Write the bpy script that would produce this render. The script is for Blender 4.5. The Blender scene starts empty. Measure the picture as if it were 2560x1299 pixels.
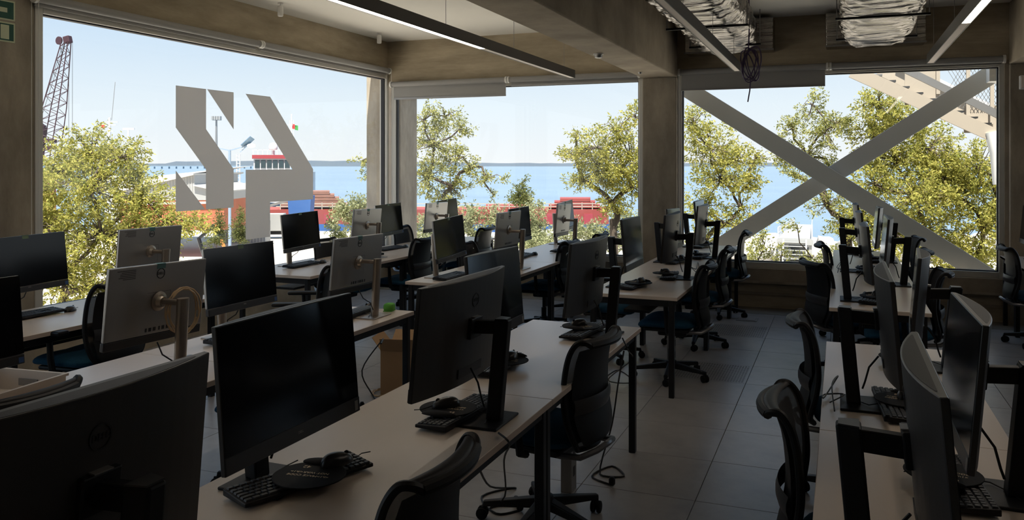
import bpy, bmesh, math, random
from mathutils import Vector, Matrix, Euler
random.seed(7)
sc = bpy.context.scene
COL = sc.collection
# ------------------------------------------------------------------ camera
FPX, HY, EYE = 2050.0, 412.0, 1.72
TH = math.atan(820 / FPX)
SN, CS = math.sin(TH), math.cos(TH)
cd = bpy.data.cameras.new('camera'); cam = bpy.data.objects.new('camera', cd); COL.objects.link(cam)
cam.location = (0, 0, EYE); cam.rotation_euler = (math.pi / 2, 0, TH)
cd.sensor_width = 36; cd.lens = 36 * FPX / 2560
cd.shift_y = -(649.5 - HY) / 2560
cd.clip_start = .05; cd.clip_end = 40000
sc.camera = cam
# ------------------------------------------------------------------ world, sun, exposure
w = bpy.data.worlds.new('sky'); sc.world = w; w.use_nodes = True
nt = w.node_tree; nt.nodes.clear()
out = nt.nodes.new('ShaderNodeOutputWorld'); bg = nt.nodes.new('ShaderNodeBackground')
SUNV = Vector((.10, -.42, .90)).normalized()
tcw = nt.nodes.new('ShaderNodeTexCoord'); sepw = nt.nodes.new('ShaderNodeSeparateXYZ'); ramp = nt.nodes.new('ShaderNodeValToRGB')
nt.links.new(tcw.outputs['Generated'], sepw.inputs[0]); nt.links.new(sepw.outputs['Z'], ramp.inputs[0])
el = ramp.color_ramp.elements; el[0].position = 0; el[0].color = (.90, .92, .945, 1); el[1].position = 1; el[1].color = (.22, .40, .72, 1)
for p_, c_ in ((.07, (.80, .885, .96)), (.2, (.50, .68, .90)), (.5, (.36, .55, .83))):
    e_ = el.new(p_); e_.color = (*c_, 1)
bg.inputs['Strength'].default_value = .77
nt.links.new(ramp.outputs[0], bg.inputs[0]); nt.links.new(bg.outputs[0], out.inputs[0])
sl = bpy.data.lights.new('sun', 'SUN'); sl.energy = 9.0; sl.angle = .009; sl.color = (1, .95, .86)
so = bpy.data.objects.new('sun', sl); COL.objects.link(so)
so.rotation_euler = SUNV.to_track_quat('Z', 'Y').to_euler(); so.location = (0, 0, 30)
vs = sc.view_settings; vs.view_transform = 'Standard'; vs.look = 'None'; vs.gamma = 1; vs.use_curve_mapping = False
vs.exposure = 0.52
sc.cycles.max_bounces = 6; sc.cycles.diffuse_bounces = 4; sc.cycles.glossy_bounces = 3
sc.cycles.transmission_bounces = 4; sc.cycles.transparent_max_bounces = 12
sc.cycles.sample_clamp_indirect = 4
# ------------------------------------------------------------------ helpers
def at_Y(x, y, Y):
    a = (x - 1280) / FPX; rx, ry, rz = -SN + a * CS, CS + a * SN, (HY - y) / FPX
    d = Y / ry; return Vector((rx * d, Y, EYE + rz * d))
def at_d(x, y, d):
    a = (x - 1280) / FPX
    return Vector(((-SN + a * CS) * d, (CS + a * SN) * d, EYE + (HY - y) / FPX * d))
def tag(o, label=None, cat=None, group=None, kind=None):
    if label: o['label'] = label
    if cat: o['category'] = cat
    if group: o['group'] = group
    if kind: o['kind'] = kind
    return o
def empty(name, loc=(0, 0, 0), rz=0, label=None, cat=None, group=None, kind=None):
    o = bpy.data.objects.new(name, None); COL.objects.link(o); o.location = loc
    o.rotation_euler = (0, 0, rz); o.empty_display_size = .1
    return tag(o, label, cat, group, kind)
class MB:
    def __init__(s): s.v = []; s.f = []
    def add(s, vs, fs):
        n = len(s.v); s.v += [tuple(p) for p in vs]; s.f += [tuple(n + i for i in f) for f in fs]; return s
    def box(s, x0, x1, y0, y1, z0, z1):
        return s.add([(x0,y0,z0),(x1,y0,z0),(x1,y1,z0),(x0,y1,z0),(x0,y0,z1),(x1,y0,z1),(x1,y1,z1),(x0,y1,z1)],
                     [(3,2,1,0),(4,5,6,7),(0,1,5,4),(1,2,6,5),(2,3,7,6),(3,0,4,7)])
    def bar(s, p, q, a, b=None, up=(0, 0, 1)):          # rectangular bar from p to q
        b = b or a; p = Vector(p); q = Vector(q); d = (q - p).normalized(); u = Vector(up)
        if abs(d.dot(u)) > .98: u = Vector((1, 0, 0))
        r = d.cross(u).normalized(); t = r.cross(d)
        vs = []
        for c in (p, q):
            for i, j in ((-1,-1),(1,-1),(1,1),(-1,1)): vs.append(c + r * (a / 2 * i) + t * (b / 2 * j))
        return s.add(vs, [(3,2,1,0),(4,5,6,7),(0,1,5,4),(1,2,6,5),(2,3,7,6),(3,0,4,7)])
    def tube(s, pts, r, n=8, cap=True):
        pts = [Vector(p) for p in pts]; m = len(pts); rs = r if isinstance(r, (list, tuple)) else [r] * m
        vs = []; pu = None
        for i, p in enumerate(pts):
            d = (pts[min(i + 1, m - 1)] - pts[max(i - 1, 0)])
            d = d.normalized() if d.length > 1e-9 else Vector((0, 0, 1))
            if pu is None:
                u = Vector((0, 0, 1)) if abs(d.z) < .9 else Vector((1, 0, 0))
                pu = (u - d * u.dot(d)).normalized()
            else:
                pu = pu - d * pu.dot(d); pu = pu.normalized() if pu.length > 1e-6 else Vector((1, 0, 0))
            t = d.cross(pu)
            for k in range(n):
                a = 2 * math.pi * k / n; vs.append(p + (pu * math.cos(a) + t * math.sin(a)) * rs[i])
        fs = [(i*n+k, i*n+(k+1)%n, (i+1)*n+(k+1)%n, (i+1)*n+k) for i in range(m - 1) for k in range(n)]
        if cap: fs += [tuple(range(n - 1, -1, -1)), tuple(range((m-1)*n, m*n))]
        return s.add(vs, fs)
    def lathe(s, prof, c=(0, 0, 0), n=20, axis='z'):
        vs = []
        for r, h in prof:
            for k in range(n):
                a = 2 * math.pi * k / n; x, y = r * math.cos(a), r * math.sin(a)
                vs.append({'z': (c[0]+x, c[1]+y, c[2]+h), 'x': (c[0]+h, c[1]+x, c[2]+y), 'y': (c[0]+x, c[1]+h, c[2]+y)}[axis])
        m = len(prof)
        fs = [(i*n+k, i*n+(k+1)%n, (i+1)*n+(k+1)%n, (i+1)*n+k) for i in range(m-1) for k in range(n)]
        fs += [tuple(range(n - 1, -1, -1)), tuple(range((m-1)*n, m*n))]
        return s.add(vs, fs)
    def prism(s, poly, h0, h1, f):                       # poly in 2D, f(u, v, h) -> point
        n = len(poly)
        return s.add([f(u, v, h0) for u, v in poly] + [f(u, v, h1) for u, v in poly],
                     [tuple(range(n - 1, -1, -1)), tuple(range(n, 2*n))] + [(i, (i+1)%n, n+(i+1)%n, n+i) for i in range(n)])
    def grid(s, nu, nv, f, closed_u=False):
        vs = [f(i / (nu if closed_u else nu - 1), j / (nv - 1)) for j in range(nv) for i in range(nu)]
        fs = []
        for j in range(nv - 1):
            for i in range(nu if closed_u else nu - 1):
                k = (i + 1) % nu; fs.append((j*nu+i, j*nu+k, (j+1)*nu+k, (j+1)*nu+i))
        return s.add(vs, fs)
    def mesh(s, name, bevel=0, smooth=False, seg=2):
        me = bpy.data.meshes.new(name); me.from_pydata(s.v, [], s.f); me.validate()
        bm = bmesh.new(); bm.from_mesh(me)
        bmesh.ops.recalc_face_normals(bm, faces=bm.faces)
        if bevel:
            es = [e for e in bm.edges if len(e.link_faces) == 2 and e.calc_face_angle(0) > .6]
            bmesh.ops.bevel(bm, geom=es, offset=bevel, segments=seg, profile=.5, affect='EDGES', clamp_overlap=True)
        bm.to_mesh(me); bm.free()
        if smooth:
            me.shade_smooth()
            try: me.set_sharp_from_angle(angle=math.radians(38))
            except Exception: pass
        return me
    def build(s, name, mat, parent=None, bevel=0, smooth=False, seg=2):
        return obj(name, s.mesh(name, bevel, smooth, seg), mat, parent)
def obj(name, me, mat, parent=None):
    o = bpy.data.objects.new(name, me); COL.objects.link(o)
    if mat is not None and not me.materials: me.materials.append(mat)
    if parent is not None: o.parent = parent
    return o
def dup(root, loc=None, rz=None, label=None, group=None, parent=None):
    c = root.copy(); COL.objects.link(c)
    if parent is not None: c.parent = parent
    if loc is not None: c.location = loc
    if rz is not None: c.rotation_euler = (0, 0, rz)
    if label: c['label'] = label
    if group: c['group'] = group
    for ch in list(root.children): dup(ch, parent=c)
    return c
def struct(name, mb, mat, parent=None, bevel=0, smooth=False):
    o = mb.build(name, mat, parent, bevel, smooth)
    if parent is None: o['kind'] = 'structure'
    return o
def thing(name, mb, mat, label, cat, group=None, bevel=0, smooth=False):
    return tag(mb.build(name, mat, None, bevel, smooth), label, cat, group)
FONT_CACHE = {}
def text_mesh(txt, size, depth=.0006, align='CENTER'):
    key = (txt, size, depth, align)
    if key in FONT_CACHE: return FONT_CACHE[key]
    cu = bpy.data.curves.new('txt', 'FONT'); cu.body = txt; cu.size = size; cu.extrude = depth; cu.align_x = align; cu.align_y = 'CENTER'
    cu.resolution_u = 3
    o = bpy.data.objects.new('txt', cu); COL.objects.link(o)
    dg = bpy.context.evaluated_depsgraph_get(); me = bpy.data.meshes.new_from_object(o.evaluated_get(dg))
    bpy.data.objects.remove(o); FONT_CACHE[key] = me; me.materials.clear(); return me
# ------------------------------------------------------------------ materials
def pmat(name, col, rough=.5, metal=0, spec=.5, noise=None, bump=None, coat=0, alpha=1, coords='Object'):
    """principled; noise=(scale, amount, second colour), bump=(scale, strength)"""
    m = bpy.data.materials.new(name); m.use_nodes = True; n = m.node_tree; b = n.nodes['Principled BSDF']
    b.inputs['Base Color'].default_value = (*col, 1); b.inputs['Roughness'].default_value = rough
    b.inputs['Metallic'].default_value = metal; b.inputs['Specular IOR Level'].default_value = spec
    b.inputs['Coat Weight'].default_value = coat; b.inputs['Alpha'].default_value = alpha
    tc = None
    if noise or bump: tc = n.nodes.new('ShaderNodeTexCoord')
    if noise:
        sc_, amt, c2 = noise[:3]
        mp = n.nodes.new('ShaderNodeMapping'); n.links.new(tc.outputs[coords], mp.inputs[0])
        if len(noise) > 3: mp.inputs['Scale'].default_value = noise[3]
        nz = n.nodes.new('ShaderNodeTexNoise'); nz.inputs['Scale'].default_value = sc_; nz.inputs['Detail'].default_value = 7
        nz.inputs['Roughness'].default_value = .65
        n.links.new(mp.outputs[0], nz.inputs['Vector'])
        rp = n.nodes.new('ShaderNodeMapRange'); rp.inputs[1].default_value = .35; rp.inputs[2].default_value = .68
        rp.inputs[4].default_value = amt; n.links.new(nz.outputs[0], rp.inputs[0])
        mx = n.nodes.new('ShaderNodeMix'); mx.data_type = 'RGBA'
        mx.inputs['A'].default_value = (*col, 1); mx.inputs['B'].default_value = (*c2, 1)
        n.links.new(rp.outputs[0], mx.inputs['Factor']); n.links.new(mx.outputs['Result'], b.inputs['Base Color'])
    if bump:
        nz = n.nodes.new('ShaderNodeTexNoise'); nz.inputs['Scale'].default_value = bump[0]; nz.inputs['Detail'].default_value = 5
        mp = n.nodes.new('ShaderNodeMapping'); n.links.new(tc.outputs[coords], mp.inputs[0])
        if len(bump) > 2: mp.inputs['Scale'].default_value = bump[2]
        n.links.new(mp.outputs[0], nz.inputs['Vector'])
        bp = n.nodes.new('ShaderNodeBump'); bp.inputs['Strength'].default_value = bump[1]; bp.inputs['Distance'].default_value = .02
        n.links.new(nz.outputs[0], bp.inputs['Height']); n.links.new(bp.outputs[0], b.inputs['Normal'])
    return m
def emat(name, col, s):
    m = bpy.data.materials.new(name); m.use_nodes = True; b = m.node_tree.nodes['Principled BSDF']
    b.inputs['Base Color'].default_value = (.8, .8, .8, 1)
    b.inputs['Emission Color'].default_value = (*col, 1); b.inputs['Emission Strength'].default_value = s; return m
def glass_mat():
    m = bpy.data.materials.new('window_glass'); m.use_nodes = True; n = m.node_tree; n.nodes.clear()
    o = n.nodes.new('ShaderNodeOutputMaterial'); t = n.nodes.new('ShaderNodeBsdfTransparent'); g = n.nodes.new('ShaderNodeBsdfGlossy')
    t.inputs[0].default_value = (.975, .985, .98, 1); g.inputs['Roughness'].default_value = .002
    lw = n.nodes.new('ShaderNodeLayerWeight'); pw = n.nodes.new('ShaderNodeMath'); pw.operation = 'POWER'; pw.inputs[1].default_value = 5
    fr = n.nodes.new('ShaderNodeMapRange'); fr.inputs[3].default_value = .02; fr.inputs[4].default_value = .42
    n.links.new(lw.outputs['Facing'], pw.inputs[0]); n.links.new(pw.outputs[0], fr.inputs[0])
    mx = n.nodes.new('ShaderNodeMixShader'); n.links.new(fr.outputs[0], mx.inputs[0])
    n.links.new(t.outputs[0], mx.inputs[1]); n.links.new(g.outputs[0], mx.inputs[2]); n.links.new(mx.outputs[0], o.inputs[0]); return m
def mesh_fabric():
    m = bpy.data.materials.new('chair_mesh'); m.use_nodes = True; n = m.node_tree; b = n.nodes['Principled BSDF']
    o = n.nodes['Material Output']; b.inputs['Base Color'].default_value = (.012, .012, .014, 1); b.inputs['Roughness'].default_value = .8
    t = n.nodes.new('ShaderNodeBsdfTransparent'); mx = n.nodes.new('ShaderNodeMixShader'); mx.inputs[0].default_value = .90
    n.links.new(t.outputs[0], mx.inputs[1]); n.links.new(b.outputs[0], mx.inputs[2]); n.links.new(mx.outputs[0], o.inputs[0]); return m
def leaf_mat(name, c1, c2, tr=.45):
    m = bpy.data.materials.new(name); m.use_nodes = True; n = m.node_tree; n.nodes.clear()
    o = n.nodes.new('ShaderNodeOutputMaterial'); d = n.nodes.new('ShaderNodeBsdfDiffuse'); t = n.nodes.new('ShaderNodeBsdfTranslucent')
    g = n.nodes.new('ShaderNodeNewGeometry'); mx = n.nodes.new('ShaderNodeMix'); mx.data_type = 'RGBA'
    mx.inputs['A'].default_value = (*c1, 1); mx.inputs['B'].default_value = (*c2, 1)
    n.links.new(g.outputs['Random Per Island'], mx.inputs['Factor'])
    n.links.new(mx.outputs['Result'], d.inputs[0]); n.links.new(mx.outputs['Result'], t.inputs[0])
    ms = n.nodes.new('ShaderNodeMixShader'); ms.inputs[0].default_value = tr
    n.links.new(d.outputs[0], ms.inputs[1]); n.links.new(t.outputs[0], ms.inputs[2]); n.links.new(ms.outputs[0], o.inputs[0]); return m
def decal_mat():
    m = bpy.data.materials.new('grey_vinyl'); m.use_nodes = True; n = m.node_tree; n.nodes.clear()
    o = n.nodes.new('ShaderNodeOutputMaterial'); d = n.nodes.new('ShaderNodeBsdfDiffuse'); t = n.nodes.new('ShaderNodeBsdfTranslucent')
    d.inputs[0].default_value = (.55, .53, .51, 1); t.inputs[0].default_value = (.66, .64, .62, 1)
    ms = n.nodes.new('ShaderNodeMixShader'); ms.inputs[0].default_value = .62
    n.links.new(d.outputs[0], ms.inputs[1]); n.links.new(t.outputs[0], ms.inputs[2]); n.links.new(ms.outputs[0], o.inputs[0]); return m
def floor_mat():
    m = pmat('floor_tile', (.34, .325, .315), .34, spec=.5, noise=(3.2, .75, (.22, .21, .205)), coords='Object')
    return m
MT = dict(
    concrete=pmat('concrete', (.45, .385, .295), .85, spec=.2, noise=(1.3, .95, (.25, .21, .16)), bump=(9, .25)),
    concrete_v=pmat('column_concrete', (.44, .38, .30), .85, spec=.2, noise=(2.0, .95, (.23, .195, .155), (1.5, 1.5, .6)), bump=(9, .25)),
    board=pmat('board_marked_concrete', (.47, .395, .285), .85, spec=.2, noise=(2.2, .9, (.28, .23, .16), (.5, .5, 2.2)), bump=(5, .35, (.3, .3, 5))),
    ceil=pmat('ceiling_plaster', (.86, .83, .76), .9, spec=.1, noise=(2, .25, (.78, .75, .68))),
    floor=floor_mat(), slab=pmat('floor_slab', (.08, .08, .085), .8),
    skirt=pmat('edge_tile', (.21, .19, .155), .7, noise=(3, .7, (.155, .14, .115))),
    desk=pmat('desk_laminate', (.66, .56, .475), .30, spec=.5, noise=(5, .35, (.60, .50, .42), (1, .12, 1))),
    dedge=pmat('desk_edge', (.52, .43, .37), .5),
    black=pmat('black_metal', (.009, .009, .010), .42, spec=.35), blackp=pmat('black_plastic', (.007, .007, .008), .5, spec=.3),
    rubber=pmat('rubber', (.01, .01, .01), .8, spec=.2),
    screen=pmat('screen_glass', (.004, .004, .005), .13, spec=.30), chin=pmat('chin_plastic', (.03, .03, .033), .38),
    dback=pmat('dark_back', (.034, .033, .033), .40, spec=.5), silver=pmat('silver_back', (.42, .41, .40), .36, metal=.75),
    stands=pmat('silver_stand', (.42, .37, .32), .34, metal=.85), ink=pmat('dark_ink', (.02, .02, .022), .5), lab=pmat('print_grey', (.10, .095, .09), .6),
    padtxt=pmat('pale_print', (.78, .62, .42), .6), pad=pmat('mouse_pad', (.012, .012, .012), .75, spec=.2),
    mouse=pmat('mouse_plastic', (.014, .014, .015), .28, spec=.5), key=pmat('keycap', (.03, .03, .032), .5), 
    tape=pmat('teal_tape', (.10, .24, .24), .5), tapeg=pmat('green_tape', (.16, .24, .15), .5),
    seat=pmat('blue_seat_fabric', (.02, .085, .15), .9, spec=.15, noise=(60, .6, (.012, .05, .095))), cmesh=mesh_fabric(),
    bracket=pmat('grey_bracket', (.16, .16, .17), .3, metal=.5),
    glass=glass_mat(), alu=pmat('aluminium_frame', (.62, .60, .55), .45, metal=.15), seal=pmat('black_seal', (.015, .014, .018), .6),
    blind=pmat('blind_fabric', (.34, .33, .315), .8, spec=.15), white=pmat('white_plastic', (.78, .76, .72), .45), vinyl=decal_mat(),
    lampb=pmat('luminaire_black', (.025, .022, .020), .45), led_off=pmat('diffuser_off', (.82, .73, .66), .55),
    led=emat('diffuser_lit', (1, .86, .72), 9.0), foil=pmat('foil_duct', (.40, .375, .345), .20, metal=1, bump=(5, .8, (.4, 5, 5))),
    purple=pmat('purple_cable', (.055, .03, .09), .5), cable=pmat('black_cable', (.01, .01, .01), .5), tan=pmat('tan_cable', (.62, .45, .27), .5),
    card=pmat('cardboard', (.40, .25, .13), .85, noise=(6, .4, (.34, .21, .11))), green=pmat('green_foam', (.12, .42, .05), .8, bump=(60, .5)),
    tray=pmat('tray_plastic', (.66, .58, .52), .5), signg=pmat('sign_green', (.01, .085, .055), .6), signw=pmat('sign_cream', (.62, .66, .46), .6),
    steelw=pmat('white_painted_steel', (.80, .79, .76), .5), cream=pmat('cream_paint', (.40, .34, .27), .6), metalg=pmat('grey_metal', (.30, .29, .28), .4, metal=.6),
    bark=pmat('bark', (.10, .075, .055), .9, noise=(8, .7, (.055, .04, .03))),
    ground=pmat('quay_concrete', (.60, .54, .46), .9, noise=(.12, .5, (.50, .45, .385))), rock=pmat('limestone', (.46, .445, .43), .9, noise=(.8, .6, (.28, .27, .265)), bump=(2, .6)),
    red=pmat('ship_red', (.27, .045, .035), .6, noise=(.3, .5, (.20, .036, .03))), blue=pmat('ship_blue', (.035, .10, .28), .5), navy=pmat('hull_navy', (.02, .045, .085), .5),
    shipw=pmat('ship_white', (.62, .62, .62), .5), maroon=pmat('ship_maroon', (.30, .04, .05), .5), wood=pmat('timber', (.24, .12, .09), .85, noise=(1.2, .6, (.17, .085, .065))),
    orange=pmat('brick_orange', (.36, .11, .055), .85, noise=(.4, .4, (.30, .09, .05))), roofm=pmat('roof_metal', (.46, .44, .41), .6), clad=pmat('grey_cladding', (.30, .30, .295), .6),
    lampost=pmat('blue_grey_pole', (.22, .29, .38), .5), crane=pmat('crane_dark_red', (.035, .010, .018), .7), tyre=pmat('tyre', (.02, .02, .02), .9),
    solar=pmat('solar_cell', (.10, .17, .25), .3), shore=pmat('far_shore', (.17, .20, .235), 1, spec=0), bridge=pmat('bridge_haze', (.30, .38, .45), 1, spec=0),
    flagr=pmat('flag_red', (.55, .03, .03), .8), flagg=pmat('flag_green', (.05, .28, .06), .8), winb=pmat('dark_window', (.03, .05, .06), .15), hazec=pmat('orange_paint', (.6, .2, .05), .6),
)
LEAF = [leaf_mat('leaf_yellow_green', (.55, .49, .14), (.20, .22, .05)), leaf_mat('leaf_olive', (.50, .47, .17), (.15, .17, .05)),
        leaf_mat('leaf_grey_green', (.42, .42, .24), (.22, .24, .12)), leaf_mat('leaf_conifer', (.20, .20, .07), (.09, .11, .04))]
# ------------------------------------------------------------------ room shell
XL, YF, ZC = -6.02, 10.25, 3.48
XR, YN = 6.4, -3.2
def at_z(x, y, z):
    return at_d(x, y, FPX * (EYE - z) / (y - HY))
B = lambda *a: MB().box(*a)
fl = struct('floor', B(XL - .3, XR, YN, YF + .08, -.25, -.03), MT['slab'])
# raised-floor tiles, 0.605 m grid
TP, TX, TY = .605, -.69, 5.46
tile_me = MB().box(.0015, TP - .0015, .0015, TP - .0015, -.03, 0).mesh('floor_tile', bevel=.0015, seg=1)
nv = MB()      # perforated tile: a plate with real slots
nx, ny, mg = 26, 15, .02
xs = [.0015, mg]; ys = [.0015, mg]
for i in range(nx):
    a = mg + (TP - 2 * mg) * i / nx; s_ = (TP - 2 * mg) / nx; xs += [a + s_ * .16, a + s_ * .84]
for j in range(ny):
    a = mg + (TP - 2 * mg) * j / ny; s_ = (TP - 2 * mg) / ny; ys += [a + s_ * .3, a + s_ * .7]
xs += [TP - mg, TP - .0015]; ys += [TP - mg, TP - .0015]
vv = [(x, y, 0) for y in ys for x in xs]; ff = []
for j in range(len(ys) - 1):
    for i in range(len(xs) - 1):
        if i >= 2 and j >= 2 and i % 2 == 0 and j % 2 == 0 and i < len(xs) - 3 and j < len(ys) - 3: continue
        W_ = len(xs); ff.append((j*W_+i, j*W_+i+1, (j+1)*W_+i+1, (j+1)*W_+i))
nv.add(vv, ff); vent_me = nv.mesh('perforated_tile')
rest = MB(); nt_ = 0
for i in range(-9, 13):
    for j in range(-15, 8):
        x0, y0 = TX + i * TP, TY + j * TP
        if x0 >= XR - .05 or y0 > 9.85: continue
        x1, y1 = min(x0 + TP, XR), min(y0 + TP, 9.86)
        if x1 < XL: continue
        full = y0 + TP <= 9.87 and x0 + TP <= XR and x0 >= XL - .001
        if full and -9 <= i <= 5 and y0 > 2.3:
            vent = i == -1 and j in (2, 5)
            o = obj('perforated_tile' if vent else 'tile', vent_me if vent else tile_me, MT['floor'], fl); o.location = (x0, y0, 0); nt_ += 1
        else:
            rest.box(max(x0, XL) + .0015, x1 - .0015, y0 + .0015, y1 - .0015, -.03, 0)
tag(rest.build('outer_tiles', MT['floor'], fl), kind='stuff')
struct('edge_strip', B(XL, XR, 9.865, YF + .08, -.03, .002), MT['skirt'], fl)
struct('ceiling', B(XL - .32, XR, YN, YF + .3, ZC, ZC + .25), MT['ceil'])
# left wall
wl = struct('wall_left', B(XL - .3, XL, 3.6, 4.70, -.2, ZC), MT['concrete_v'])
for a_ in ((YN, -2.4, -.2, ZC), (-2.4, 3.6, -.2, .48), (-2.4, 3.6, 3.0, ZC)): B(XL - .3, XL, *a_).build('wall_panel', MT['concrete_v'], wl)
B(XL - .3, XL, 4.70, YF + .15, -.2, .48).build('sill_wall', MT['concrete'], wl)
B(XL - .3, XL, 4.70, YF + .15, 3.0, ZC).build('lintel', MT['board'], wl)
# far wall
wf = struct('wall_far', B(-6.02, 6.4, YF, YF + .3, 2.86, ZC), MT['board'])
B(-6.02, 1.66, YF - .02, YF + .28, .32, .48).build('sill_upper', MT['concrete'], wf, bevel=.004)
B(-6.02, 1.66, YF + .06, YF + .28, -.2, .32).build('sill_lower', MT['board'], wf)
B(-6.02, 1.66, YF - .035, YF + .08, .305, .33).build('sill_ledge', MT['concrete_v'], wf)
B(-6.02, 1.66, YF + .035, YF + .08, .16, .185).build('skirting_line', MT['concrete'], wf)
for a_ in ((1.66, 2.2, -.2, 2.86), (2.2, 5.8, -.2, .48), (5.8, 6.4, -.2, 2.86)): B(a_[0], a_[1], YF, YF + .3, a_[2], a_[3]).build('wall_panel', MT['concrete_v'], wf)
for x0 in (-2.31, 1.70):
    struct('column', B(x0, x0 + .43, YF - .06, YF + .3, -.03, 2.812), MT['concrete_v'], bevel=.012)
    struct('ceiling_beam', B(x0, x0 + .43, YN, YF, 2.81, ZC), MT['concrete'], bevel=.012)
struct('corner_column', B(-6.50, -5.93, YF + .2, YF + .72, -8.3, 3.5), MT['concrete_v'], bevel=.015)
struct('wall_right', B(XR, XR + .3, YN, YF + .3, -.2, ZC), MT['concrete'])
struct('wall_near', B(XL - .3, XR + .3, YN - .3, YN, -.2, ZC), MT['concrete'])
struct('lower_facade', MB().box(XL - .25, XR, YN, YF + .25, -8.3, -.25), MT['concrete'])

# ------------------------------------------------------------------ windows
def window(name, axis, c, u0, u1, z0, z1, ft=.07):
    """axis 'x': plane X=c spanning Y; axis 'y': plane Y=c spanning X"""
    r = empty(name, (0, 0, 0), kind='structure')
    def bx(u_0, u_1, t0, t1, z_0, z_1):
        return B(c - t1, c - t0, u_0, u_1, z_0, z_1) if axis == 'x' else B(u_0, u_1, c + t0, c + t1, z_0, z_1)
    for (a, b_, z_0, z_1) in ((u0, u0 + ft, z0, z1), (u1 - ft, u1, z0, z1), (u0 + ft, u1 - ft, z0, z0 + ft), (u0 + ft, u1 - ft, z1 - ft, z1)):
        bx(a, b_, -.01, .10, z_0, z_1).build('frame', MT['alu'], r, bevel=.004)
    g = .012
    for (a, b_, z_0, z_1) in ((u0 + ft, u0 + ft + g, z0 + ft, z1 - ft), (u1 - ft - g, u1 - ft, z0 + ft, z1 - ft),
                              (u0 + ft, u1 - ft, z0 + ft, z0 + ft + g), (u0 + ft, u1 - ft, z1 - ft - g, z1 - ft)):
        bx(a, b_, .02, .075, z_0, z_1).build('seal', MT['seal'], r)
    bx(u0 + ft, u1 - ft, .045, .051, z0 + ft, z1 - ft).build('pane', MT['glass'], r)
    return r
window('window_1', 'x', XL, 4.70, YF + .02, .48, 3.02)
window('window_2', 'y', YF + .04, -5.98, -2.31, .48, 2.86)
window('window_3', 'y', YF + .04, -1.90, 1.68, .48, 2.86)
window('unseen_window_4', 'x', XL, -2.4, 3.6, .48, 3.02)  # unseen bay behind the left pier, added to bring daylight onto the near desks
window('unseen_window_5', 'y', YF + .04, 2.2, 5.8, .48, 2.86)  # unseen bay right of the last column, added for more daylight indoors
B(-2.36, -2.30, YF - .03, YF + .1, .48, 2.81).build('frame', MT['alu'], bpy.data.objects['window_2'], bevel=.004)
# vinyl "42" on the left pane, reversed as seen from inside
lg = empty('window_logo', (XL - .035, 6.25, 2.50), label='large grey reversed 42 logo stuck on the left window pane', cat='window logo')
U = .4125
def poly(name, pts, o):
    MB().prism([(p[0] * U + o, p[1] * U) for p in pts], -.0012, .0012, lambda u, v, h: (h, u, v)).build(name, MT['vinyl'], lg)
poly('decal_two_body', [(0,0),(1,0),(1,-1),(2,-2),(2,-3),(1,-3),(1,-2),(0,-1)], 0)
poly('decal_two_tip', [(1.04,0),(2,0),(2,-.96)], 0)
poly('decal_two_foot', [(0,-2.03),(0,-3),(.97,-3)], 0)
poly('decal_four', [(0,0),(1,0),(3,-2.02),(3,-2.92),(1,-2.92),(1,-3.88),(0,-3.88),(0,-2.02),(2,-2.02)], 1.02)
# roller blinds
def blind(axis, u0, u1, zt, drop, label, cord=None):
    """tube + brackets, fabric hanging by drop, hem bar"""
    if axis == 'x': P = lambda u, t, z: (XL + t, u, z)
    else: P = lambda u, t, z: (u, YF - t, z)
    r = empty('roller_blind', P((u0 + u1) / 2, 0, zt)); tag(r, label, 'roller blind', 'roller blinds above the windows')
    L = r.location
    Q = lambda u, t, z: tuple(Vector(P(u, t, z)) - L)
    MB().tube([Q(u0 + .03, .085, zt), Q(u1 - .03, .085, zt)], .037, 16).build('roller', MT['blind'], r, smooth=True)
    for u in (u0 + .005, u1 - .03):
        MB().tube([Q(u, .085, zt), Q(u + .025, .085, zt)], .045, 16).build('bracket', MT['white'], r, smooth=True)
    a, b_ = Q(u0 + .04, .046, zt - drop), Q(u1 - .04, .050, zt)
    x0, x1 = sorted((a[0], b_[0])); y0, y1 = sorted((a[1], b_[1]))
    B(x0, x1, y0, y1, a[2], b_[2]).build('fabric', MT['blind'], r)
    MB().bar(Q(u0 + .04, .048, zt - drop - .012), Q(u1 - .04, .048, zt - drop - .012), .016, .026).build('hem_bar', MT['metalg'], r)
    if cord is not None:
        uu = u0 + .02 if cord == 0 else u1 - .02
        lo = 1.1
        MB().tube([Q(uu, .045, zt), Q(uu, .045, lo), Q(uu, .125, lo), Q(uu, .125, zt)], .0025, 5).build('cord', MT['white'], r)
blind('x', 4.62, 7.37, 3.05, .035, 'rolled-up grey blind over the left window, half nearest the exit signs', 0)
blind('x', 7.37, 10.16, 3.05, .035, 'rolled-up grey blind over the left window, half nearest the corner', 1)
blind('y', -5.93, -4.13, 2.86, .19, 'slightly lowered grey blind beside the room corner', 0)
blind('y', -4.13, -2.33, 2.86, .06, 'rolled-up grey blind on the middle window against the concrete column')
blind('y', -1.86, -.12, 2.86, .20, 'slightly lowered grey blind on the cross-braced window', 0)
blind('y', -.12, 1.66, 2.86, .03, 'rolled-up grey blind on the right half of the cross-braced window')
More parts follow.
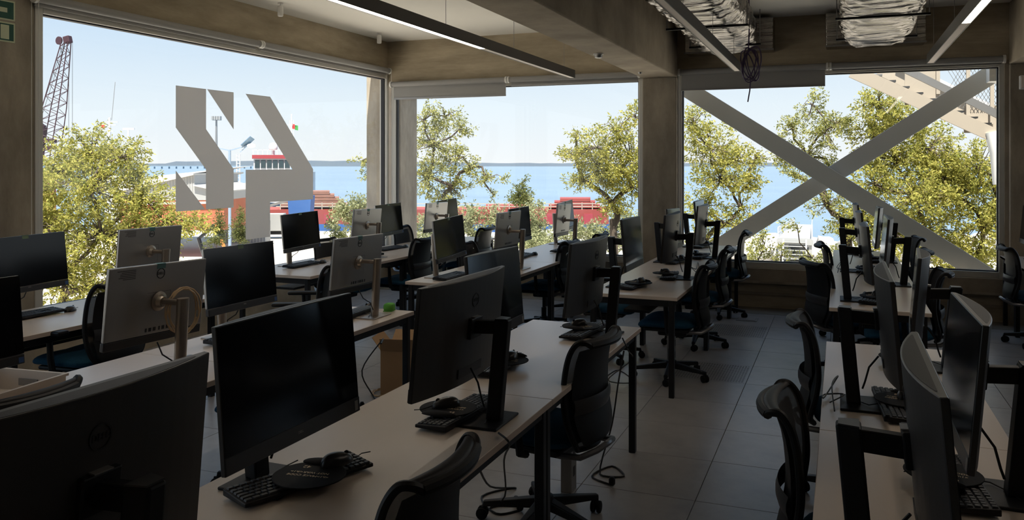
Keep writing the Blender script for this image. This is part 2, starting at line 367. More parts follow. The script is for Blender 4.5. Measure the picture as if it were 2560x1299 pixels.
# ------------------------------------------------------------------ ceiling things
def luminaire(X, segs, label, y0=2.6, y1=9.40, zb=2.76, lit=None):
    r = empty('linear_luminaire', (X, y1, zb), label=label, cat='ceiling light', group='suspended linear lights')
    q = lambda y: y - y1
    m = MB().box(-.034, .034, q(y0), 0, .012, .095).box(-.034, -.028, q(y0), 0, 0, .012).box(.028, .034, q(y0), 0, 0, .012)
    m.build('housing', MT['lampb'], r)
    for a, b_, on in segs:
        MB().box(-.028, .028, q(a), q(b_) - .002, .003, .011).build('diffuser', MT['led'] if on else MT['led_off'], r)
    for y in (y1 - .32, y1 - 1.9, y1 - 3.4, y1 - 4.9):
        MB().tube([(0, q(y), .09), (0, q(y), ZC - zb)], .0022, 5).build('suspension_wire', MT['metalg'], r)
        MB().lathe([(.02, 0), (.02, .012)], (0, q(y), ZC - zb - .012), 12).build('wire_mount', MT['white'], r)
    return r
luminaire(-2.98, [(2.6, 6.75, True), (6.75, 9.40, False)], 'long black pendant light left of the concrete beam, near half lit')
luminaire(-1.06, [(2.6, 6.2, False), (6.2, 9.40, False)], 'unlit black pendant light just right of the concrete beam')
luminaire(.86, [(2.6, 6.85, True), (6.85, 9.40, False)], 'black pendant light at right beside the foil duct, glowing at its near end')
def duct(X, label, seed):
    r = empty('foil_duct', (X, YF, 3.25), label=label, cat='air duct', group='foil ducts to the far wall')
    B(-.51, .51, -.30, -.002, -.19, .19).build('plenum_box', MT['foil'], r, bevel=.012)
    MB().bar((-.515, -.30, -.185), (.515, -.30, -.185), .018).build('box_edge', MT['metalg'], r)
    rnd = random.Random(seed)
    ph = [rnd.uniform(0, 6) for _ in range(8)]
    def f(u, v):
        a = 2 * math.pi * u; y = -.30 - v * 5.6
        ca, sa = math.cos(a), math.sin(a); e = .55
        wv = .008 * math.sin(120 * v + ph[0] + 2 * math.sin(a * 3 + ph[1])) + .006 * math.sin(310 * v + ph[2] + 4 * ca) + .0035 * math.sin(560 * v + 7 * sa + ph[3]) + .006 * math.sin(9 * a + 40 * v + ph[4])
        pinch = .04 * math.exp(-((v - .055) / .010) ** 2) + .05 * math.exp(-((v - .30) / .012) ** 2) + .05 * math.exp(-((v - .62) / .012) ** 2)
        hw = .355 - .07 * math.exp(-(v / .03) ** 2) + wv - pinch * .5; hh = .185 + wv * .8 - pinch * .6
        zc = .01 + .022 * math.sin(3 * v) - .05 * math.exp(-((v - .025) / .05) ** 2)
        return (hw * math.copysign(abs(ca) ** e, ca), y, zc + hh * math.copysign(abs(sa) ** e, sa))
    MB().grid(56, 420, f, closed_u=True).build('flexible_duct', MT['foil'], r, smooth=True)
    for v in (.055, .30, .62):
        y = -.30 - v * 5.6
        MB().bar((-.40, y, -.165), (.40, y, -.165), .03, .02).build('hanger_strap', MT['black'], r)
        for s_ in (-1, 1): MB().tube([(s_ * .39, y, -.165), (s_ * .39, y, ZC - 3.25)], .005, 6).build('hanger_rod', MT['metalg'], r)
duct(-1.23, 'crumpled silver foil duct nearest the concrete column', 3)
duct(.36, 'crumpled silver foil duct beside the right pendant light', 8)
# purple coil of cable hanging from the ceiling
c0 = at_Y(1872, 60, 8.9)
pts = []
cp = empty('cable_coil', (c0.x, c0.y, 2.5), label='purple network cable coiled and hanging from the ceiling', cat='cable')
MB().tube([(0, 0, ZC - 2.5), (.004, 0, .62), (-.004, 0, .42)], .007, 6).build('drop', MT['purple'], cp, smooth=True)
rnd = random.Random(4)
for k in range(6):
    w_, h_, o_, ph_ = rnd.uniform(.05, .09), rnd.uniform(.15, .2), rnd.uniform(-.03, .05), rnd.uniform(-.35, .35)
    lp = []
    for i in range(25):
        a = 2 * math.pi * i / 24; u, v = w_ * math.sin(a), h_ * math.cos(a)
        lp.append((o_ + u * math.cos(ph_) - v * math.sin(ph_), .02 * math.sin(a * 2 + k), .27 + v * math.cos(ph_) + u * math.sin(ph_)))
    MB().tube(lp, .0065, 6).build('loop', MT['purple'], cp, smooth=True)
MB().tube([(.02, 0, .12), (.01, 0, .0), (-.01, 0, -.12)], .0065, 6).build('tail', MT['purple'], cp, smooth=True)
for (x, y, lab) in ((701, 27, 'small white hanging sensor nearer the camera, below the left ceiling edge'), (948, 97, 'small white hanging sensor close to the room corner')):
    p = at_Y(x, y, 7.35 if x < 800 else 9.5); r = empty('ceiling_sensor', (p.x, p.y, ZC), label=lab, cat='sensor', group='hanging ceiling sensors')
    h = ZC - p.z
    MB().lathe([(.03, -.01), (.03, 0)], n=12).build('mount', MT['white'], r)
    MB().tube([(0, 0, 0), (0, 0, -h + .05)], .006, 6).build('stem', MT['white'], r)
    MB().lathe([(.026, -h - .06), (.031, -h - .05), (.031, -h + .04), (.026, -h + .05)], n=14).build('body', MT['white'], r, smooth=True)
for (x, y, lab) in ((1496, 134, 'round white smoke detector on the concrete beam underside'), (1600, 180, 'tiny white disc on the beam underside next to the column')):
    p = at_z(x, y, 2.81) if y > HY else at_d(x, y, FPX * (2.81 - EYE) / (HY - y))
    s_ = 1 if x < 1550 else .5
    r = empty('smoke_detector', (max(-2.28, min(-1.92, p.x)), p.y, 2.81), label=lab, cat='detector')
    MB().lathe([(.05*s_, 0), (.05*s_, -.012*s_)][::-1], n=20).build('base', MT['white'], r, smooth=True)
    MB().lathe([(.02*s_, -.045*s_), (.036*s_, -.04*s_), (.042*s_, -.012*s_)], n=20).build('head', MT['metalg'], r, smooth=True)
# exit signs on the left wall
def sign(y0, y1, z0, z1, label):
    r = empty('exit_sign', (XL, (y0 + y1) / 2, (z0 + z1) / 2), label=label, cat='exit sign', group='green exit signs')
    w_, h_ = (y1 - y0) / 2, (z1 - z0) / 2
    B(0, .004, -w_, w_, -h_, h_).build('plate', MT['signw'], r); B(.004, .0048, -w_ + .012, w_ - .012, -h_ + .012, h_ - .012).build('green_field', MT['signg'], r)
    return r, w_, h_
r, w_, h_ = sign(4.18, 4.53, 2.845, 3.0, 'green exit sign plate with a white arrow on the left wall')
MB().prism([(-.085,0),(-.03,.055),(-.005,.055),(-.042,.018),(.11,.018),(.11,-.018),(-.042,-.018),(-.005,-.055),(-.03,-.055)], .0048, .0056, lambda u, v, h: (h, u, v)).build('arrow', MT['signw'], r)
r, w_, h_ = sign(4.18, 4.53, 2.675, 2.83, 'green exit sign plate with a pale door symbol under the arrow plate')
B(.0048, .0056, .055, .125, -.055, .055).build('door_symbol', MT['signw'], r)
r = empty('emergency_light', (1.98, YF - .06, 2.60), label='white wall light fixture at the right edge beside the window', cat='wall light')
B(-.20, .25, -.07, -.001, -.075, .075).build('housing', MT['white'], r, bevel=.01); B(-.19, .24, -.078, -.07, -.06, .06).build('cover', MT['led_off'], r, bevel=.003)
# ------------------------------------------------------------------ desks
DZ = .745
ROWS = dict(A=(-5.10, -4.30), B=(-3.38, -2.64), C=(-1.80, -1.11), D=(-.07, .56), E=(1.60, 2.24))
RN = dict(A='window row', B='second row from the left', C='middle row', D='right-hand row', E='far right row')
ORD = ['nearest', 'second', 'third', 'fourth', 'fifth', 'sixth']
def desk(row, y0, y1, label, riser=True, feet=(1, 1)):
    x0, x1 = ROWS[row]; r = empty('desk', ((x0 + x1) / 2, (y0 + y1) / 2, 0), label=label, cat='desk', group='long office desks')
    hx, hy = (x1 - x0) / 2, (y1 - y0) / 2 - .0015
    B(-hx, hx, -hy, hy, DZ - .026, DZ).build('desktop', MT['desk'], r, bevel=.0018, seg=1)
    for sx in (-1, 1):
        MB().box(sx * hx - (.0012 if sx > 0 else 0), sx * hx + (.0012 if sx < 0 else 0) + (.0006 if sx > 0 else -.0006), -hy, hy, DZ - .0245, DZ - .0015).build('edge_band', MT['dedge'], r)
        for sy, on in ((-1, feet[0]), (1, feet[1])):
            if not on: continue
            a, b_ = sx * (hx - .045), sy * (hy - .024)
            B(a - .02, a + .02, b_ - .02, b_ + .02, 0, DZ - .026).build('leg', MT['black'], r, bevel=.003, seg=1)
        MB().bar((sx * (hx - .045), -hy + .04, DZ - .05), (sx * (hx - .045), hy - .04, DZ - .05), .03, .045).build('side_rail', MT['black'], r)
    for sy in (-1, 1):
        MB().bar((-hx + .06, sy * (hy - .024), DZ - .05), (hx - .06, sy * (hy - .024), DZ - .05), .03, .045).build('end_rail', MT['black'], r)
    B(-.10, .10, -hy * .8, hy * .8, DZ - .16, DZ - .14).build('cable_tray', MT['black'], r)
    if riser:
        m = MB().prism([(-.03, -.045), (.03, -.045), (.03, .045), (-.03, .045)], 0, DZ - .16, lambda u, v, h: (u + .12, v + .1, h))
        rs = m.build('cable_riser', MT['metalg'], r, bevel=.004)
        for k in range(5):
            B(.149, .1515, .085, .115, .08 + k * .1, .13 + k * .1).build('riser_slot', MT['ink'], rs)
    return r
for row, spans in dict(A=[(3.23, 4.86), (6.0, 7.72), (7.72, 9.44), (9.44, 10.15)], B=[(1.6, 3.23), (3.23, 4.84), (6.04, 7.76), (7.76, 9.46), (9.46, 10.16)],
                       C=[(-.03, 1.6), (1.6, 3.23), (3.23, 4.86), (6.04, 7.76), (7.76, 9.46), (9.46, 10.15)],
                       D=[(1.6, 3.23), (3.23, 4.86), (6.02, 7.76), (7.76, 9.46), (9.46, 10.15)], E=[(7.9, 9.5), (9.5, 10.15)]).items():
    for k, (a, b_) in enumerate(spans):
        desk(row, a, b_, f'pale desk section in the {RN[row]}, {ORD[k]} from the camera', riser=k % 2 == 0 or row == 'C')
# ------------------------------------------------------------------ all-in-one computers
def ring_mesh(r0, r1, t, n=40):
    m = MB(); vs = []; fs = []
    for k in range(n):
        a = 2 * math.pi * k / n; c_, s_ = math.cos(a), math.sin(a)
        vs += [(0, r0*c_, r0*s_), (0, r1*c_, r1*s_), (-t, r1*c_, r1*s_), (-t, r0*c_, r0*s_)]
        j = (k + 1) % n
        for q in range(4): fs.append((4*k+q, 4*k+(q+1)%4, 4*j+(q+1)%4, 4*j+q))
    return m.add(vs, fs)
def logo_on_back(pan, z, xb, R):
    rg = ring_mesh(R * .86, R, .0012).build('logo_ring', MT['ink'], pan, smooth=True); rg.location = (xb, 0, z)
    t = obj('logo_text', text_mesh('DELL', R * .72), MT['ink'], pan)
    t.matrix_local = Matrix.Translation((xb - .0006, 0, z)) @ Matrix(((0, 0, -1, 0), (-1, 0, 0, 0), (0, 1, 0, 0), (0, 0, 0, 1)))
def logo_on_chin(pan, z, xf, h):
    t = obj('chin_logo', text_mesh('DELL', h), MT['metalg'], pan)
    t.matrix_local = Matrix.Translation((xf, 0, z)) @ Matrix(((0, 0, 1, 0), (1, 0, 0, 0), (0, 1, 0, 0), (0, 0, 0, 1)))
def make_black():
    r = empty('desktop_computer', (0, 0, 0)); W, Hh = .655, .40
    B(-.055, .165, -.115, .115, 0, .010).build('stand_base', MT['blackp'], r, bevel=.004)
    MB().prism([(-.03, -.022), (.024, -.034), (.024, .034), (-.03, .022)], 0, 1, lambda u, v, h: (u - .035 * h, v, .008 + .385 * h)).build('stand_column', MT['blackp'], r, bevel=.006)
    MB().prism([(-.024, -.022), (.02, -.032), (.02, .032), (-.024, .022)], .393, .3965, lambda u, v, h: (u - .035, v, h)).build('column_cap', MT['chin'], r)
    MB().bar((-.035, 0, .362), (.085, 0, .355), .036, .05).build('arm', MT['blackp'], r, bevel=.005)
    p = MB(); n = 16; pr = [(-W/2 + W*i/n, -.010 - .042 * (1 - (2*(i/n) - 1) ** 2)) for i in range(n + 1)]
    poly = [(W/2, .006), (-W/2, .006)] + pr
    pan = p.prism(poly, -Hh/2, Hh/2, lambda u, v, h: (v, u, h)).build('panel', MT['dback'], r, bevel=.002, seg=1)
    pan.location = (.14, 0, .352); pan.rotation_euler = (0, -math.radians(5), 0)
    B(.006, .0072, -W/2 + .003, W/2 - .003, -Hh/2 + .05, Hh/2 - .003).build('screen', MT['screen'], pan)
    B(.006, .0085, -W/2 + .001, W/2 - .001, -Hh/2 + .002, -Hh/2 + .049).build('chin', MT['chin'], pan, bevel=.001, seg=1)
    q = [(-W/2*.86 + W*.86*i/n, -.012 - .036 * (1 - (2*(i/n) - 1) ** 2)) for i in range(n + 1)]
    MB().prism([(W/2*.86, -.008), (-W/2*.86, -.008)] + q, Hh/2 - .001, Hh/2 + .0006, lambda u, v, h: (v, u, h)).build('top_vent', MT['blackp'], pan)
    B(-.066, -.045, -.045, .045, -.03, .05).build('hinge_mount', MT['blackp'], pan, bevel=.004)
    B(-.068, -.052, -.022, .022, .05, .053).build('hinge_cap', MT['metalg'], pan)
    logo_on_back(pan, .115, -.053, .026); logo_on_chin(pan, -Hh/2 + .026, .0087, .011)
    B(-.0525, -.046, -.09, .09, -.17, -.135).build('port_recess', MT['ink'], pan)
    B(.0085, .0088, W/2 - .03, W/2 - .012, -Hh/2 + .008, -Hh/2 + .04).build('chin_label', MT['metalg'], pan)
    MB().tube([(.09, .02, .20), (.055, .03, .15), (.04, .03, .09), (.03, .028, .06)], .004, 6).build('power_lead', MT['cable'], r, smooth=True)
    return r
def make_silver():
    r = empty('desktop_computer', (0, 0, 0)); W, Hh = .575, .32
    B(-.06, .15, -.11, .11, 0, .008).build('stand_base', MT['stands'], r, bevel=.003)
    MB().prism([(.030 * math.cos(a * math.pi / 8), .030 * math.sin(a * math.pi / 8)) for a in range(16)], 0, 1, lambda u, v, h: (u * .8 - .022 * h, v, .008 + .365 * h)).build('stand_column', MT['stands'], r, smooth=True)
    MB().tube([(-.015, 0, .352), (.095, 0, .352)], .0135, 14).build('arm', MT['stands'], r, smooth=True)
    pan = B(-.014, .004, -W/2, W/2, -Hh/2, Hh/2).build('panel', MT['silver'], r, bevel=.004)
    pan.location = (.135, 0, .365); pan.rotation_euler = (0, -math.radians(5), 0)
    B(.003, .0052, -W/2 + .001, W/2 - .001, -Hh/2 + .001, Hh/2 - .001).build('screen', MT['screen'], pan)
    B(-.013, .010, -W/2 + .002, W/2 - .002, -Hh/2 - .040, -Hh/2 - .001).build('sound_bar', MT['chin'], pan, bevel=.004)
    MB().lathe([(.045, 0), (.045, -.006), (.030, -.012), (.022, -.030)], (-.014, 0, -.012), 24, 'x').build('joint_disc', MT['stands'], pan, smooth=True)
    logo_on_back(pan, .115, -.0142, .024); logo_on_chin(pan, -Hh/2 - .012, .0102, .010)
    m = MB()
    for k in range(6): m.box(-.0146, -.0138, .145, .145 + (.085 if k % 2 else .07) + .008 * (k % 3), .105 + k * .0075, .1085 + k * .0075)
    m.build('printed_notes', MT['lab'], pan)
    m = MB()
    for k in range(7): m.box(-.0148, -.0138, -.10 + k * .026, -.10 + k * .026 + (.016 if k % 3 else .010), -.147, -.130)
    m.build('port_row', MT['ink'], pan)
    MB().box(-.0142, -.0139, -.07, .07, .03, .0315).box(-.0142, -.0139, -.07, -.0685, -.09, .03).build('seam_line', MT['lab'], pan)
    MB().box(-.0155, .006, -.025, .025, Hh/2 - .002, Hh/2 + .0008).box(-.0155, -.0142, -.025, .025, Hh/2 - .022, Hh/2).build('tape', MT['tape'], pan)
    B(.0052, .006, -.022, .022, Hh/2 - .022, Hh/2 - .001).build('front_tape', MT['tapeg'], pan)
    B(.0101, .0106, W/2 - .03, W/2 - .008, -Hh/2 - .034, -Hh/2 - .012).build('chin_label', MT['blue'], pan)
    MB().tube([(.10, .03, .17), (.06, .04, .12), (.02, .02, .09), (-.01, .035, .05)], .0035, 6).build('power_lead', MT['cable'], r, smooth=True)
    return r
# keyboards: one with separate keys (near), one with joined keys (far)
def key_layout():
    u = .0192; ks = []
    for row in range(6):
        y = .052 - row * .0195 - (.004 if row else 0)
        x = 0
        widths = [[1]*13 + [2], [1]*13 + [2], [1.5] + [1]*12 + [1.5], [1.8] + [1]*11 + [2.2], [2.3] + [1]*10 + [2.7], [1.3]*3 + [6.2] + [1.3]*4 + [-.3]][row]
        for w_ in widths:
            if w_ > 0: ks.append((x + w_ / 2, y, w_))
            x += w_
        for k in range(3):
            if row in (3,) or (row == 4 and k != 1): continue
            ks.append((15.25 + k + .5, y, 1))
        for k in range(4): ks.append((18.5 + k + .5, y, 1))
    return [((x - 11.25) * u, y, w_ * u) for x, y, w_ in ks]
KEYS = key_layout()
def make_keyboard(split):
    r = empty('keyboard', (0, 0, 0))
    MB().prism([(-.222, -.066), (.222, -.066), (.222, .066), (-.222, .066)], 0, 1, lambda u, v, h: (-v, u, h * (.012 + .008 * (v + .066) / .13))).build('body', MT['blackp'], r, bevel=.003)
    def kz(v): return .012 + .008 * (v + .066) / .13
    if split:
        cache = {}
        for x, y, w_ in KEYS:
            k = round(w_, 4)
            if k not in cache:
                cache[k] = MB().add([(-.0078, -w_/2+.0012, 0), (.0078, -w_/2+.0012, 0), (.0078, w_/2-.0012, 0), (-.0078, w_/2-.0012, 0),
                                     (-.0062, -w_/2+.003, .005), (.0062, -w_/2+.003, .005), (.0062, w_/2-.003, .005), (-.0062, w_/2-.003, .005)],
                                    [(3,2,1,0),(4,5,6,7),(0,1,5,4),(1,2,6,5),(2,3,7,6),(3,0,4,7)]).mesh('key')
            o = obj('key', cache[k], MT['key'], r); o.location = (-y, x, kz(y))
    else:
        m = MB()
        for x, y, w_ in KEYS: m.box(-y - .0075, -y + .0075, x - w_/2 + .0015, x + w_/2 - .0015, kz(y), kz(y) + .0045)
        tag(m.build('keys', MT['key'], r), kind='stuff')
    MB().tube([(-.066, -.02, .012), (-.10, -.03, .006), (-.13, .02, .004), (-.15, .08, .004)], .002, 5).build('lead', MT['cable'], r, smooth=True)
    return r
def make_mouse():
    r = empty('mouse', (0, 0, 0))
    def f(u, v):
        a = 2 * math.pi * u; t = v * math.pi / 2
        x = .056 * math.cos(a) * math.cos(t) ** .8; y = .031 * math.sin(a) * math.cos(t) ** .8
        return (x, y * (1 - .12 * math.cos(a)), .036 * math.sin(t) ** .9 * (1 - .18 * math.cos(a) * math.cos(t)))
    MB().grid(24, 10, f, closed_u=True).build('shell', MT['mouse'], r, smooth=True)
    MB().lathe([(.008, -.003), (.0095, 0), (.008, .003)], (.032, 0, .026), 12, 'y').build('wheel', MT['rubber'], r)
    MB().tube([(.055, 0, .008), (.075, .004, .004), (.10, .02, .004), (.13, .015, .004)], .0017, 5).build('lead', MT['cable'], r, smooth=True)
    return r
def make_pad():
    r = empty('mouse_pad', (0, 0, 0)); n = 40; po = []
    for k in range(n):
        a = 2 * math.pi * k / n; R = .108 + .012 * math.cos(a - 1.6)
        po.append((R * math.cos(a) * 1.02, R * math.sin(a)))
    MB().prism(po, 0, .004, lambda u, v, h: (u, v, h)).build('sheet', MT['pad'], r, bevel=.001, seg=1)
    MB().grid(20, 8, lambda u, v: (.07 * math.cos(2*math.pi*u) * math.cos(v*1.57), -.085 + .025 * math.sin(2*math.pi*u) * math.cos(v*1.57), .004 + .014 * math.sin(v*1.57)), closed_u=True).build('wrist_rest', MT['pad'], r, smooth=True)
    for txt, x, y, s_ in (('<h1>MAKE CODE', 0, .022, .0175), ('NOT WAR</h1>', .005, -.002, .0175), ('42', .035, -.045, .026)):
        t = obj('print', text_mesh(txt, s_, .0002), MT['padtxt'], r); t.location = (x, y, .0042)
    return r
BLK, SIL, KBS, KBJ, MOU, PAD = make_black(), make_silver(), make_keyboard(True), make_keyboard(False), make_mouse(), make_pad()
PROTO = [BLK, SIL, KBS, KBJ, MOU, PAD]
STX = dict(AL=-4.97, AR=-4.50, BL=-3.27, BR=-2.78, CL=-1.68, CR=-1.22, DL=.055, DR=.475, EL=1.75, ER=1.93)
SIDE = dict(L='left', R='right')
# (row+side, Y, roll deg, yaw deg, z shift, accessories)
WS = [('AL', 3.72, 1, 0, 0), ('AL', 6.60, 1.3, 0, -.012), ('AL', 8.27, 1.2, 0, 0), ('AL', 9.80, 2.1, 0, -.008), ('AR', 4.53, -.5, 0, 0), ('AR', 7.45, -1.6, 2, -.012), ('AR', 9.05, -.6, 0, -.012),
      ('BL', 2.10, 0, 0, -.005), ('BL', 3.73, -.3, 0, 0), ('BL', 6.39, 2.4, 0, -.006), ('BL', 8.07, .5, 0, 0), ('BL', 9.64, 2.6, 0, 0), ('BR', 2.89, -1.4, 0, 0), ('BR', 4.57, -.9, 0, -.01), ('BR', 7.17, -.5, 0, .01), ('BR', 8.83, -1.7, 3, .008),
      ('CL', 2.07, -.2, 0, -.012), ('CL', 3.65, -1.3, 2, .007), ('CL', 6.45, -.9, 2, 0), ('CL', 8.24, -1.8, 0, -.014), ('CL', 9.88, .4, 0, 0), ('CR', 1.15, -.3, 0, 0), ('CR', 2.87, -.5, 0, -.004), ('CR', 4.56, -.7, 0, -.005), ('CR', 7.08, .4, 0, .01), ('CR', 8.75, 0, 0, .006),
      ('DL', 2.00, -.3, 0, 0), ('DL', 3.62, .4, 0, 0), ('DL', 6.42, -.5, 0, 0), ('DL', 8.15, -.8, 0, 0), ('DL', 9.75, 0, 0, 0), ('DR', 2.78, -.6, 0, 0), ('DR', 4.41, -1, -4, 0), ('DR', 7.35, .3, 0, 0), ('DR', 9.05, -.8, 0, 0), ('ER', 9.75, 0, 0, 0)]
WIDE = {'CR1': 1.16, 'CR2': 1.13, 'CL1': 1.05, 'CL2': 1.08}
cnt = {}; ACC = random.Random(11)
for rs, Y, roll, yaw, dz in sorted(WS, key=lambda t: (t[0], t[1])):
    row, sd = rs; k = cnt.get(rs, 0); cnt[rs] = k + 1
    sil = row in 'AB'; X = STX[rs]; fx = 1 if sd == 'L' else -1; rz = 0 if sd == 'L' else math.pi
    look = ('silver' if sil else 'black') + ' computer ' + ('showing its dark screen' if sd == 'L' else 'seen from behind')
    if row in 'DE': look = 'black computer turned ' + ('right' if sd == 'L' else 'left')
    where = f'{RN[row]}, {ORD[k]} from the camera'
    if rs == 'ER': where = 'desk at the right edge by the wall'
    o = dup(SIL if sil else BLK, (X, Y, DZ), rz, f'{look}, {where}', 'computers on the desks'); o['category'] = 'computer'
    pan = [c for c in o.children if c.name.startswith('panel')][0]
    pan.rotation_euler = (math.radians(roll) * fx, -math.radians(5), math.radians(yaw)); pan.location.z += dz; pan.scale.y = WIDE.get(rs + str(k), 1)
    if row == 'E': continue
    zb = DZ + (.008 if sil else .010)
    near = rs + str(k) in ('CL0', 'CR1', 'DL1', 'DR0', 'CR2')
    a = ACC.uniform(-.12, .12)
    if rs + str(k) == 'CL0': a = -.38
    kx, ky = (.15, ACC.uniform(-.03, .03))
    kb = dup(KBS if near else KBJ, (X + fx * kx, Y + ky, zb), rz + a, f'keyboard at a {"silver" if sil else "black"} computer, {SIDE[sd]} side, {where}', 'keyboards on the desks'); kb['category'] = 'keyboard'
    if sil:
        mx, my, mz, mr = X + fx * .20, Y + .27, DZ, math.pi / 2 * fx + ACC.uniform(-.5, .5)
    else:
        mx, my, mz, mr = X + fx * (.20 if k else .22), Y + .04 * (1 if k else 2.2), zb + .0245 + .004, rz + ACC.uniform(.6, 1.6)
        px, py = X + fx * .185, Y + .02
        pr = math.pi + ACC.uniform(-.3, .3) if sd == 'L' else ACC.uniform(-.3, .3)
        pd = dup(PAD, (px, py, zb + .0245), pr, f'printed black mouse pad, {SIDE[sd]} side, {where}', 'mouse pads on keyboards'); pd['category'] = 'mouse pad'
        if rs + str(k) == 'CL0': pd.rotation_euler.z = math.pi + .15; mx, my, mr = X + fx * .215, Y + .115, 1.1
        if rs + str(k) == 'CR1': pd.location.y -= .05; my -= .05
    mo = dup(MOU, (mx, my, mz), mr, f'black mouse, {SIDE[sd]} side, {where}', 'computer mice'); mo['category'] = 'mouse'
def kill(o):
    for c in list(o.children): kill(c)
    bpy.data.objects.remove(o)
for o in PROTO: kill(o)
# ------------------------------------------------------------------ office chairs (local: faces +x)
def make_chair():
    r = empty('office_chair', (0, 0, 0))
    def seat(u, v):
        a = 2 * math.pi * u; t = (v - .5) * math.pi; e = .5
        cx, cy = math.copysign(abs(math.cos(a)) ** e, math.cos(a)), math.copysign(abs(math.sin(a)) ** e, math.sin(a))
        k = math.cos(t) ** .35 if abs(t) < 1.57 else 0
        x = .01 + .24 * cx * k; y = .245 * cy * k
        return (x, y, .455 + .038 * math.sin(t) - .03 * max(0, (x - .12) / .13) ** 2 + .012 * abs(y) / .24)
    MB().grid(32, 12, seat, closed_u=True).build('seat', MT['seat'], r, smooth=True)
    B(-.17, .19, -.19, .19, .398, .425).build('seat_pan', MT['blackp'], r, bevel=.012)
    prof = [(-.338, .912), (-.322, .930), (-.292, .928), (-.264, .890), (-.246, .83), (-.236, .75), (-.234, .67), (-.245, .59), (-.262, .52), (-.270, .465), (-.25, .425)]
    wid = [.160, .188, .203, .213, .221, .227, .230, .228, .215, .180, .120]
    def back(u, v):
        t = v * (len(prof) - 1); i = min(int(t), len(prof) - 2); f = t - i
        def cr(g):
            p0, p1, p2, p3 = g(max(i - 1, 0)), g(i), g(i + 1), g(min(i + 2, len(prof) - 1))
            return .5 * (2*p1 + (p2 - p0)*f + (2*p0 - 5*p1 + 4*p2 - p3)*f*f + (3*p1 - p0 - 3*p2 + p3)*f**3)
        x, z, w_ = cr(lambda j: prof[j][0]), cr(lambda j: prof[j][1]), cr(lambda j: wid[j])
        s_ = 2 * u - 1
        return (x - .035 * (1 - s_ * s_) + .02, w_ * s_, z)
    MB().grid(13, 31, back).build('back_mesh', MT['cmesh'], r, smooth=True)
    loop = [back(0, i / 50) for i in range(51)] + [back(i / 12, 1) for i in range(1, 13)] + [back(1, 1 - i / 50) for i in range(1, 51)] + [back(1 - i / 12, 0) for i in range(1, 13)]
    MB().tube(loop, .0135, 8).build('back_frame', MT['blackp'], r, smooth=True)
    # solid lower shell behind the mesh and rolled lip on top
    MB().grid(13, 10, lambda u, v: tuple(Vector(back(.06 + .88 * u, .30 + .62 * v)) + Vector((-.022, 0, 0)))).build('back_shell', MT['blackp'], r, smooth=True)
    lipf = lambda u, v: Vector(back(.03 + .94 * u, .22 * v))
    lt = MB().grid(13, 11, lambda u, v: tuple(lipf(u, v) + Vector((.004, 0, .006)))); lt.grid(13, 11, lambda u, v: tuple(lipf(u, v) + Vector((-.012, 0, -.010))))
    lt.build('top_lip', MT['blackp'], r, smooth=True)
    MB().tube([back(i / 12, 0.02) for i in range(13)], .016, 8).build('lip_roll', MT['blackp'], r, smooth=True)
    MB().grid(13, 4, lambda u, v: (-.262 - .045 * (1 - (2*u - 1) ** 2) + .01 * abs(2*v - 1), .20 * (2*u - 1), .60 + .07 * v)).build('lumbar_support', MT['chin'], r, smooth=True)
    bow = [(-.15, -.16, .40), (-.26, -.15, .405), (-.315, -.09, .43), (-.33, 0, .44), (-.315, .09, .43), (-.26, .15, .405), (-.15, .16, .40)]
    MB().tube(bow, .015, 8).build('back_bracket', MT['bracket'], r, smooth=True)
    for s_ in (-1, 1):
        ar = MB().tube([(-.02, s_ * .22, .40), (-.02, s_ * .275, .42), (-.015, s_ * .285, .50), (-.005, s_ * .285, .645)], [.018, .02, .019, .016], 8).build('armrest', MT['blackp'], r, smooth=True)
        B(-.12, .12, s_ * .285 - .04, s_ * .285 + .04, .645, .672).build('arm_pad', MT['blackp'], ar, bevel=.011)
    B(-.13, .10, -.075, .075, .345, .40).build('tilt_mechanism', MT['blackp'], r, bevel=.015)
    MB().tube([(.04, -.07, .37), (.05, -.24, .365)], .006, 6).build('lever', MT['blackp'], r)
    MB().lathe([(.027, .10), (.027, .23), (.016, .235), (.016, .35)], n=16).build('gas_cylinder', MT['black'], r, smooth=True)
    MB().lathe([(.045, .075), (.05, .10), (.042, .135), (.03, .14)], n=16).build('base_hub', MT['blackp'], r, smooth=True)
    leg = MB().add([(.02,-.028,.078),(.02,.028,.078),(.02,.026,.128),(.02,-.026,.128),(.30,-.016,.062),(.30,.016,.062),(.30,.014,.088),(.30,-.014,.088)],
                   [(3,2,1,0),(4,5,6,7),(0,1,5,4),(1,2,6,5),(2,3,7,6),(3,0,4,7)]).mesh('base_leg', bevel=.006)
    cas = MB()
    for s_ in (-1, 1): cas.lathe([(.022, -.011), (.028, -.008), (.029, 0), (.028, .008), (.022, .011)], (.01, s_ * .015, .029), 16, 'y')
    cas.tube([(0, 0, .03), (0, 0, .07)], .010, 8); cas.box(-.012, .024, -.005, .005, .028, .060)
    cme = cas.mesh('caster', smooth=True)
    for k in range(5):
        o = obj('base_leg', leg, MT['blackp'], r); o.rotation_euler = (0, 0, 2 * math.pi * k / 5 + .35)
        c = obj('caster', cme, MT['rubber'], o); c.location = (.295, 0, 0); c.rotation_euler = (0, 0, 1.3 * k)
    return r
CH = make_chair()
